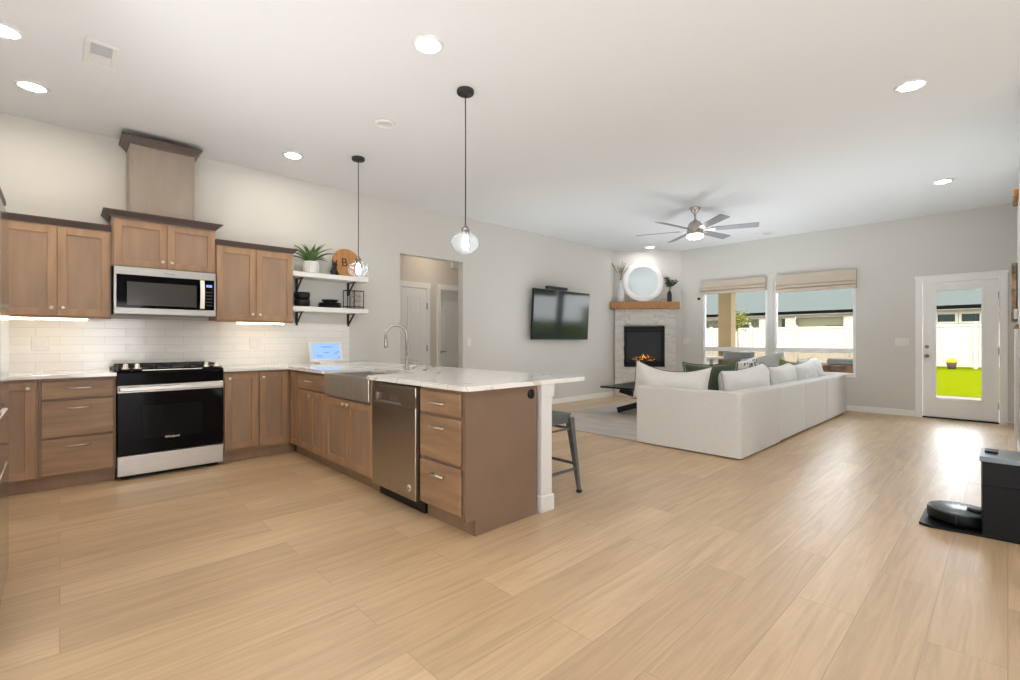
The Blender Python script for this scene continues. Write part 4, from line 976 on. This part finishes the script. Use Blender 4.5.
spk = [o for o in bpy.data.objects if o.name.startswith('throw_pillow') and 'speckled' in o.get('label', '')][0]
for k in range(46):
    u, v = random.uniform(-.8, .8), random.uniform(-.2, .88); kk = ((1 - u ** 4) * (1 - v ** 4)) ** .5; p = tl @ Vector((u * .25, -.16 / 2 * kk * 1.05, v * .24)); b.ball(p, .013, (1.2, .5, 1), 1)
    p = tl @ Vector((u * .25, .16 / 2 * kk * 1.05, v * .24)); b.ball(p, .013, (1.2, .5, 1), 1)
obj('black_speckles', b, M['ink'], spk)
pillow('throw_pillow', .42, .40, .14, M['navy'], 'small slate blue pillow, its tip showing beside the green one', 'pillow', (6.35, 2.62, .445), 262, .15, .5, G_, None, .06, 8, 0)
pillow('throw_pillow', .74, .50, .18, M['greycloth'], 'large light grey pillow standing at the far side of the sofa under the windows', 'pillow', (8.95, 2.88, .441), 195, .18, -.22, G_, None, .05, 9, 0)
pillow('throw_pillow', .44, .42, .14, M['olive'], 'small olive pillow tip between the cushions at the far end', 'pillow', (8.5, 2.42, .445), 240, .15, .2, G_, None, .06, 10, 0)

# television
t = thing('television', 'large black flat television tilted down on the wall', 'television', (6.8, YW, 1.2))
tl = Matrix.Translation((6.715, 5.70, 1.195)) @ Matrix.Rotation(.055, 4, 'X')
b = MB(); b.box(-.79, .79, -.022, .022, 0, .895, .005); b.tf(tl); tv = obj('housing', b, M['black'], t)
b = MB(); b.box(-.778, .778, -.0235, -.021, .022, .883); b.tf(tl); obj('screen', b, mat('tv_screen', (.012, .024, .022), .08, spec=.28), tv)
b = MB(); b.box(-.2, .2, .02, .028, .25, .65, .002); b.box(-.05, .05, .02, .095, .40, .50); b.tf(tl); b.box(6.50, 6.93, 5.785, YW - .001, 1.45, 1.85, .003); obj('wall_mount', b, M['matblack'], t)
b = MB(); b.box(6.25, 6.80, 5.60, 5.67, 2.100, 2.150, .006); obj('sound_bar', b, M['matblack'], None, 'short black bar sitting on top of the television', 'speaker')

# fireplace -------------------------------------------------------
NW = 14.404 / R2
def dbox(b, s0, s1, n0, n1, z0, z1, bev=0): b.box(s0, s1, n0, n1, z0, z1, bev)
sc = 2.60; t = thing('fireplace', 'corner gas fireplace faced with whitewashed stacked stone, flames lit', 'fireplace', DG @ Vector((sc, NW - .05, 0)))
random.seed(11)
mbs = [MB(), MB()]
z = 0.001
F0, F1, FZ0, FZ1 = 2.168, 3.025, .62, 1.475
while z < 1.84:
    h = random.choice((.038, .05, .062)); z1 = min(z + h, 1.842); s = 1.976 + random.uniform(.0, .006)
    while s < 3.25:
        w = random.uniform(.10, .34); s1 = min(s + w, 3.255 + random.uniform(-.004, .004))
        if s1 > 3.2: s1 = 3.255
        segs = [(s, s1)]
        if z1 > FZ0 and z < FZ1:
            segs = []
            if s < F0: segs.append((s, min(s1, F0)))
            if s1 > F1: segs.append((max(s, F1), s1))
        for a, c_ in segs:
            if c_ - a > .01:
                pr_ = random.uniform(.0, .034); dbox(random.choice(mbs), a + .001, c_ - .001, NW - .062 - pr_, NW - .001, z + .001, z1 - .0005, .003)
        s = s1
    z = z1
mbs[0].tf(DG); mbs[1].tf(DG)
obj('stacked_stone', mbs[0], M['stone'], t); obj('cool_toned_stone', mbs[1], M['stone2'], t)
b = MB(); q = .03
dbox(b, F0, F0 + .055, NW - .085, NW - .02, FZ0, FZ1, .003); dbox(b, F1 - .055, F1, NW - .085, NW - .02, FZ0, FZ1, .003); dbox(b, F0, F1, NW - .085, NW - .02, FZ1 - .06, FZ1, .003); dbox(b, F0, F1, NW - .085, NW - .02, FZ0, FZ0 + .11, .003)
dbox(b, F0 + .05, F1 - .05, NW - .092, NW - .07, FZ1 - .115, FZ1 - .085, .003)
b.tf(DG); fr = obj('firebox_surround', b, M['black'], t)
b = MB(); dbox(b, F0 + .05, F1 - .05, NW - .035, NW - .022, FZ0 + .1, FZ1 - .05); b.tf(DG); obj('firebox_back', b, mat('firebox_back', (.042, .047, .052), .5, spec=.3), fr)
b = MB()
for k in range(7):
    a = random.uniform(-.5, .5); c0 = Vector((F0 + .22 + k * .07, NW - .055, FZ0 + .14 + (k % 3) * .02)); dv = Vector((.09 * math.cos(a), 0, .07 * math.sin(a)))
    b.tube([c0 - dv, c0 + dv], [.016, .013], 8)
b.tf(DG); obj('log_set', b, M['log'], fr)
b = MB()
for k in range(15):
    s = F0 + .20 + k * .031; hh = (.05 + .10 * math.exp(-((s - 2.58) / .14) ** 2)) * random.uniform(.6, 1.1); b.tube([(s, NW - .056, FZ0 + .135), (s + .01, NW - .056, FZ0 + .135 + hh * .5), (s - .006, NW - .056, FZ0 + .135 + hh)], [.009, .007, .0008], 6)
b.tf(DG); obj('flames', b, M['flame'], fr)
b = MB(); dbox(b, 1.865, 3.305, NW - .20, NW - .001, 1.843, 1.99, .006); b.tf(DG); obj('fireplace_mantel', b, M['mantel'], None, 'thick honey oak mantel beam above the stone fireplace', 'mantel')
ZM = 1.991
# round mirror
t = thing('round_mirror', 'round mirror in a wide white frame leaning above the mantel', 'mirror', DG @ Vector((2.572, NW - .05, ZM)))
tl = DG @ Matrix.Translation((2.572, NW - .075, ZM)) @ Matrix.Rotation(-.08, 4, 'X') @ Matrix.Translation((0, 0, .435))
b = MB(); b.lathe([(.0, .012), (.43, .012), (.435, .006), (.435, -.012), (.42, -.018), (.33, -.014), (.318, -.006), (.318, .0), (.0, .0)], (0, 0, 0), 64, 'Y'); b.tf(tl); obj('frame', b, M['white'], t)
b = MB(); b.lathe([(0, -.004), (.318, -.004), (.318, .001), (0, .001)], (0, 0, 0), 64, 'Y', False); b.tf(tl); obj('mirror_glass', b, M['mirror'], t)
# left vase with pampas
c0 = DG @ Vector((2.085, NW - .11, ZM))
t = thing('pampas_vase', 'tall pale grey vase of dried grass at the left of the mantel', 'vase', c0)
b = MB(); b.lathe([(0, 0), (.06, 0), (.075, .03), (.082, .12), (.075, .24), (.05, .34), (.033, .40), (.030, .44), (.036, .455), (.030, .455), (.024, .42), (0, .40)], c0, 28); obj('vessel', b, mat('pale_grey_ceramic', (.62, .62, .63), .35), t)
bs = MB(); bp_ = MB()
for k in range(16):
    a = random.uniform(0, 2 * PI); sp = random.uniform(.05, .21); L = random.uniform(.28, .46)
    if k == 0: a, sp, L = math.radians(160), .24, .42
    off = Vector((math.cos(a) * sp, math.sin(a) * sp * .45, 0)); off = (DG.to_3x3() @ off) if True else off
    p = [c0 + Vector((0, 0, .42)), c0 + off * .35 + Vector((0, 0, .42 + L * .5)), c0 + off + Vector((0, 0, .42 + L * .95))]
    for q in p: q.y = min(q.y, 5.775); q.x = min(q.x, 14.38 - q.y)
    bs.tube(p, .0018, 5)
    for j in range(34):
        f = .45 + .55 * j / 33; q = p[1].lerp(p[2], (f - .45) / .55); dv = Vector((random.uniform(-1, 1), random.uniform(-1, .2), random.uniform(.4, 1.4))).normalized() * random.uniform(.015, .035)
        bp_.tube([q, q + dv], [.0042, .001], 4)
obj('stems', bs, M['stem'], t); obj('plumes', bp_, M['pampas'], t)
# right vase
c1 = DG @ Vector((3.118, NW - .10, ZM))
t = thing('eucalyptus_vase', 'slim black vase of dark green leaves at the right of the mantel', 'vase', c1)
b = MB(); b.lathe([(0, 0), (.042, 0), (.045, .01), (.045, .17), (.038, .20), (.022, .215), (.022, .235), (.018, .235), (.016, .21), (0, .2)], c1, 24); obj('vessel', b, M['matblack'], t)
bs = MB(); bl = MB()
for k in range(18):
    a = random.uniform(0, 2 * PI); sp = random.uniform(.03, .15); L = random.uniform(.16, .31)
    if k == 0: a, sp, L = 0.1, .19, .22
    off = DG.to_3x3() @ Vector((math.cos(a) * sp, math.sin(a) * sp * .5 - .02, 0)); p0 = c1 + Vector((0, 0, .22)); p2 = p0 + off + Vector((0, 0, L)); p1 = p0 + off * .35 + Vector((0, 0, L * .6))
    bs.tube([p0, p1, p2], .0018, 5)
    for j in range(9):
        q = p1.lerp(p2, j / 8); sd = random.uniform(0, 2 * PI); rt = Matrix.Rotation(sd, 4, 'Z') @ Matrix.Rotation(random.uniform(-1, 1), 4, 'X')
        bl.ball(q + Vector((.020 * math.cos(sd), .020 * math.sin(sd), 0)), .026, (1, .75, .12), 1, rt)
obj('stems', bs, M['stem'], t); obj('leaves', bl, M['leaf2'], t)
# candlesticks and small ornament
for i, (s, h) in enumerate(((2.20, .135), (2.245, .105))):
    c = DG @ Vector((s, NW - .165, ZM)); b = MB(); b.lathe([(0, 0), (.022, 0), (.022, .006), (.006, .012), (.006, h - .03), (.015, h - .02), (.015, h), (0, h)], c, 18)
    obj('candlestick', b, mat('aged_brass', (.30, .24, .16), .35, .9), None, ['taller', 'shorter'][i] + ' slim candlestick between the pale vase and the mirror', 'candlestick', 'candlesticks on the mantel')
c = DG @ Vector((2.985, NW - .14, ZM)); t = thing('bead_ornament', 'small copper coloured bead ornament between the mirror and the black vase', 'ornament', c)
b = MB()
for k in range(11):
    a = PI * k / 10; b.ball(c + DG.to_3x3() @ Vector((-.06 * math.cos(a), 0, 0)) + Vector((0, 0, .012 + .05 * math.sin(a))), .012, (1, 1, 1), 1)
obj('beads', b, mat('copper_beads', (.50, .27, .14), .4), t)

# right wall pieces -----------------------------------------------
b = MB(); b.box(7.7, 8.35, YR + .001, YR + .045, 2.80, 2.87, .006); obj('wood_ledge', b, M['oakorange'], None, 'orange wood ledge high on the right wall', 'shelf')
t = thing('half_height_cabinet', 'white cabinet against the right wall with a reddish wood top', 'cabinet', (7.9, -.06, 0))
b = MB(); b.box(7.6, 8.3, YR + .002, YR + .030, .10, 1.31, .003); b.box(7.6, 8.3, YR + .015, YR + .028, .001, .10); obj('body', b, M['white'], t)
b = MB(); b.prism([(YR + .002, 1.311), (YR + .036, 1.311), (YR + .040, 1.325), (YR + .02, 1.36), (YR + .002, 1.36)], 7.58, 8.32, 'X'); obj('top', b, M['oakorange'], t)
t = thing('framed_board', 'narrow tan wood board mounted on the right wall beside the door', 'wall decor', (8.9, -.05, 1.4))
b = MB(); b.box(8.7, 9.1, YR + .001, YR + .055, 1.42, 2.16, .01, 2); obj('board', b, mat('tan_board', (.62, .45, .30), .6, .2, 7), t)
b = MB(); b.box(8.68, 8.70, YR + .001, YR + .010, 1.42, 2.15); obj('dark_edge', b, M['ink'], t)
b = MB(); b.box(8.30, 8.40, YR + .001, YR + .035, 1.44, 1.56, .008); obj('thermostat', b, M['plate'], None, 'white control box on the right wall in front of the tan board', 'thermostat')
b = MB(); b.tube([(9.50, .03, .052), (9.50, -.066, .052)], [.012, .008], 10); obj('door_stop', b, M['nickel'], None, 'metal door stop on the baseboard by the glazed door', 'door stop')

# robot vacuum and dock
t = thing('vacuum_dock', 'tall black robot vacuum base station with a grey lid', 'vacuum dock', (4.18, -.06, 0))
bay = [(4.225 + .172 * math.cos(math.radians(a)), .212 + .172 * math.sin(math.radians(a))) for a in range(216, 301, 7)]
b = MB(); b.prism([(4.022, .105), (4.06, .112)] + bay + [(4.33, .058), (4.36, -.31), (4.05, -.31)], .017, .126); b.prism([(4.022, .105), (4.06, .112), (4.31, .112), (4.33, .09), (4.36, -.31), (4.05, -.31)], .126, .313); obj('lower_body', b, M['robotblack'], t)
b = MB(); b.prism([(4.022, .105), (4.06, .112), (4.31, .112), (4.33, .09), (4.36, -.31), (4.05, -.31)], .318, .455); b.prism([(4.028, .100), (4.06, .107), (4.31, .107), (4.325, .09), (4.35, -.305), (4.056, -.305)], .314, .319); obj('tank_cover', b, mat('dock_charcoal', (.006, .007, .009), .5, spec=.25), t)
b = MB(); b.prism([(4.014, .118), (4.32, .118), (4.345, .095), (4.37, -.32), (4.042, -.32)], .458, .488); obj('lid', b, M['docklid'], t)
b = MB(); b.box(4.16, 4.27, .04, .10, .488, .500, .004); obj('lid_handle', b, M['robotblack'], t)
b = MB(); b.prism([(3.985, .345), (4.022, .105), (4.05, -.31), (4.36, -.31), (4.42, .35), (4.38, .395), (4.02, .395)], .002, .0155); obj('charging_ramp', b, M['robotblack'], t)
t = thing('robot_vacuum', 'round black robot vacuum parked on its charging ramp', 'robot vacuum', (4.215, .215, .016))
cx, cy = 4.225, .212
b = MB(); b.lathe([(0, .022), (.150, .022), (.160, .028), (.164, .04), (.164, .082), (.160, .088), (0, .088)], (cx, cy, 0), 56); rb = obj('bumper', b, M['robotblack'], t)
b = MB(); b.lathe([(.0, .088), (.158, .088), (.156, .095), (.148, .098), (0, .1)], (cx, cy, 0), 56); obj('lid', b, M['robottop'], t)
b = MB(); b.lathe([(0, .098), (.048, .098), (.048, .112), (.042, .116), (0, .116)], (cx - .01, cy - .078, 0), 32); obj('sensor_turret', b, M['robotblack'], t)
b = MB(); b.box(cx - .167, cx - .160, cy + .008, cy + .014, .03, .088); b.box(cx - .09, cx - .05, cy - .1, cy + .1, .017, .024); b.box(cx + .05, cx + .09, cy - .1, cy + .1, .017, .024); obj('wheel', b, M['matblack'], t)
b = MB(); b.prism([(-.062, .4895), (-.20, .4895), (-.20, .55), (-.12, .55)], 4.08, 4.26, 'X'); obj('leather_pouch', b, M['terracotta'], None, 'terracotta coloured wedge shaped pouch on top of the dock, cut by the right edge', 'pouch')
b = MB(); b.lathe([(0, .001), (.03, .001), (.045, .02), (.045, .045), (.035, .06), (0, .065)], (3.36, -.088, 0), 24); obj('wooden_block', b, M['oakorange'], None, 'small rounded orange wood foot on the floor at the right edge', 'wooden block')

# ------------------------------------------------------------------ outside
b = MB(); b.box(XL + .14, 13.9, -2.5, 9.5, -.22, -.12); struct('trim_6', b, M['concrete'])
b = MB(); b.box(13.9, 60, -12, 40, -.26, -.14); obj('gravel_ground', b, M['gravel'], None, 'pale gravel ground between the patio, the lawn and the fence', 'gravel', kind='stuff')
b = MB(); b.prism([(15.3, -30), (60, -30), (60, 7.6), (30, 4.1), (15.3, 2.0)], -.139, -.13); obj('lawn', b, M['lawn'], None, 'bright green lawn beyond the glazed door', 'lawn', kind='stuff')
b = MB(); b.box(9.75, 13.55, 2.6, 9.5, 2.75, 2.9); obj('patio_roof', b, M['stuccotrim'], None, 'flat porch roof held by the tan post outside the left window', 'porch roof')
t = thing('porch_post', 'square tan porch post seen through the left window', 'post', (13.15, 5.27, -.12))
b = MB(); b.box(13.0, 13.32, 5.10, 5.44, -.12, 2.75, .004); obj('shaft', b, M['post'], t)
b = MB(); b.box(12.97, 13.35, 5.07, 5.47, -.12, .15, .004); obj('plinth', b, M['post'], t)
# fence
XF = 30.0; t = thing('vinyl_fence', 'tall cream vinyl privacy fence across the back of the yard', 'fence', (XF, 8, -.13))
b = MB(); y = -12.0
while y < 34: b.box(XF, XF + .04, y + .002, y + .298, -.02, 1.80, .004); y += .3
obj('boards', b, M['vinyl'], t)
b = MB(); b.box(XF - .03, XF + .07, -12, 34, 1.80, 1.92, .005); b.box(XF - .03, XF + .07, -12, 34, -.05, .1, .005); obj('rail', b, M['vinyl'], t)
for y in [-8.6 + 2.4 * k for k in range(17)]:
    b = MB(); b.box(XF - .04, XF + .09, y - .07, y + .07, -.13, 1.94, .004); ps = obj('post', b, M['vinyl'], t)
    b = MB(); v = [b.bm.verts.new(q) for q in ((XF - .06, y - .09, 1.94), (XF + .11, y - .09, 1.94), (XF + .11, y + .09, 1.94), (XF - .06, y + .09, 1.94), (XF + .02, y, 2.02))]
    b.bm.faces.new(v[:4][::-1])
    for i in range(4): b.bm.faces.new((v[i], v[(i + 1) % 4], v[4]))
    obj('post_cap', b, M['vinyl'], ps)
# neighbour houses
def house(name, label, y0, y1, xw, eave, ridge_h, run, wins, hipL=True):
    t = thing(name, label, 'house', (xw, (y0 + y1) / 2, -.13), 'houses beyond the fence')
    b = MB(); b.box(xw, xw + 12, y0 + .5, y1 - .5, -.13, eave - .02); w = obj('wall', b, M['stucco'], t)
    b = MB(); e = eave; v = [(xw - .7, y0), (xw - .7, y1), (xw + 12.7, y1), (xw + 12.7, y0)]
    B_ = [b.bm.verts.new((p[0], p[1], e)) for p in v]; T = [b.bm.verts.new(q) for q in ((xw + run, y0 + (run if hipL else 0), e + ridge_h), (xw + run, y1 - run, e + ridge_h))]
    b.bm.faces.new((B_[0], B_[1], T[1], T[0])); b.bm.faces.new((B_[1], B_[2], T[1])); b.bm.faces.new((B_[2], B_[3], T[0], T[1])); b.bm.faces.new((B_[3], B_[0], T[0])); b.bm.faces.new(B_[::-1]); obj('roof', b, M['shingle'], t)
    b = MB(); b.box(xw - .78, xw - .68, y0 - .05, y1 + .05, e - .10, e + .08); obj('gutter', b, M['fascia'], t)
    b = MB(); b.box(xw - .68, xw + .0, y0, y1, e - .16, e - .11); b.box(xw - .06, xw + .0, y0 + .5, y1 - .5, e - .32, e - .16); obj('frieze', b, M['stuccotrim'], t)
    for (a0, a1, z0, z1) in wins:
        b = MB(); b.box(xw - .08, xw + .0, a0 - .12, a1 + .12, z0 - .12, z0); b.box(xw - .08, xw, a0 - .12, a1 + .12, z1, z1 + .12); b.box(xw - .08, xw, a0 - .12, a0, z0, z1); b.box(xw - .08, xw, a1, a1 + .12, z0, z1); f = obj('window_frame', b, M['stuccotrim'], t)
        b = MB(); b.box(xw - .03, xw + .0, a0, a1, z0, z1); obj('window_pane', b, M['darkglass'], f)
    return t
h1 = house('neighbour_house', 'beige neighbouring house with a grey hip roof behind the fence', -9, 23.2, 35.0, 2.95, 2.75, 6.7,
      [(1.02, 1.70, 2.18, 2.58), (1.96, 2.66, 2.18, 2.58), (12.45, 13.15, 1.75, 2.30)])
b = MB(); b.box(34.94, 34.99, 6.9, 11.5, .5, 2.60); obj('shaded_porch_back', b, mat('porch_shade_tone', (.115, .105, .055), .9), h1)  # flat panel, darker colour stands in for shade inside the porch
for (a0, a1) in ((9.50, 10.10), (6.25, 6.90), (11.3, 11.7)):
    b = MB(); b.box(34.6, 34.94, a0, a1, -.1, 2.62); obj('porch_column', b, M['stuccotrim'], h1)
for (a0, a1, z0, z1) in ((7.0, 7.35, 1.95, 2.10), (7.45, 7.90, 1.95, 2.10), (10.12, 10.40, 1.8, 2.6)):  # two window slots, then a porch opening with its shade painted dark
    b = MB(); b.box(34.90, 34.94, a0, a1, z0, z1); obj('porch_dark_panel', b, M['darkglass'], h1)
# planter of yellow flowers
from_x, fyy = 29.2, 1.75
t = thing('flower_pot', 'brown pot of yellow flowers on the lawn before the fence', 'flower pot', (from_x, fyy, -.129))
b = MB(); b.lathe([(0, 0), (.13, 0), (.18, .28), (.17, .30), (0, .26)], (from_x, fyy, -.128), 24); obj('pot', b, mat('brown_pot', (.06, .04, .025), .9, spec=0), t)
b = MB()
for k in range(120):
    a = random.uniform(0, 2 * PI); ph = random.uniform(0, PI / 2); q = .17; b.ball((from_x + q * math.cos(a) * math.cos(ph), fyy + q * 1.1 * math.sin(a) * math.cos(ph), .18 + q * math.sin(ph)), random.uniform(.02, .04), (1, 1, 1), 1)
b.ball((from_x, fyy, .19), .16, (1, 1.1, .9), 2); obj('blossoms', b, M['yellow'], t)
# small tree behind the porch post
t = thing('small_tree', 'young yellow-green tree behind the porch post, before the fence', 'tree', (27.5, 10.4, -.139))
b = MB(); b.tube([(27.5, 10.4, -.138), (27.5, 10.4, 1.2), (27.5, 10.5, 2.6)], [.05, .035, .01], 8); obj('trunk', b, M['bark'], t)
b = MB()
for k in range(300):
    p = Vector((27.5, 10.45, 2.25)) + Vector((random.gauss(0, .3), random.gauss(0, .30), random.gauss(0, .28))); b.ball(p, random.uniform(.04, .08), (1, 1, .5), 1, Matrix.Rotation(random.uniform(0, 3), 4, 'X'))
obj('foliage', b, M['foliage'], t)
# patio furniture
t = thing('patio_chair', 'brown wicker patio chair with a charcoal cushion outside the left window', 'outdoor chair', (12.1, 4.5, -.12))
b = MB(); b.box(11.85, 12.55, 4.15, 4.95, .02, .22, .02); b.box(11.82, 11.92, 4.15, 4.95, .1, .70, .02); b.box(11.85, 12.5, 4.12, 4.22, .1, .45, .02); b.box(11.85, 12.5, 4.88, 4.98, .1, .45, .02); b.box(11.86, 12.5, 4.15, 4.25, -.12, .1); b.box(11.86, 12.5, 4.85, 4.95, -.12, .1); obj('wicker_frame', b, M['wicker'], t)
pillow('x', .78, .60, .16, M['outcush'], None, None, (11.98, 4.55, .32), 180, .18, 0, None, None, .04, 12, 0, parent=t).name = 'back_cushion'
b = MB(); b.box(11.93, 12.55, 4.23, 4.87, .22, .34, .04, 2); obj('seat_cushion', b, M['outcush'], t)
t = thing('patio_sofa', 'brown wicker outdoor sofa with a charcoal cushion outside the right window', 'outdoor sofa', (12.1, 2.6, -.12))
b = MB(); b.box(11.78, 11.90, 2.06, 3.1, -.1, .66, .02); b.box(11.9, 12.6, 2.06, 3.1, -.1, .22, .02); b.box(11.9, 12.6, 2.06, 2.16, .2, .5, .02); obj('wicker_frame', b, M['wicker'], t)
b = MB(); b.box(11.80, 12.0, 2.15, 2.65, .665, .80, .03, 2); obj('back_cushion', b, M['outcush'], t)
t = thing('patio_table', 'grey outdoor table end outside the left window, left of the porch post', 'outdoor table', (12.1, 5.8, -.12))
b = MB(); b.box(11.8, 12.6, 5.05, 6.6, .70, .76, .01); obj('top', b, mat('grey_table', (.25, .25, .25), .6), t)
for x in (11.9, 12.5):
    for y in (5.15, 6.5):
        b = MB(); b.box(x - .03, x + .03, y - .03, y + .03, -.119, .70); obj('leg', b, M['outcush'], t)
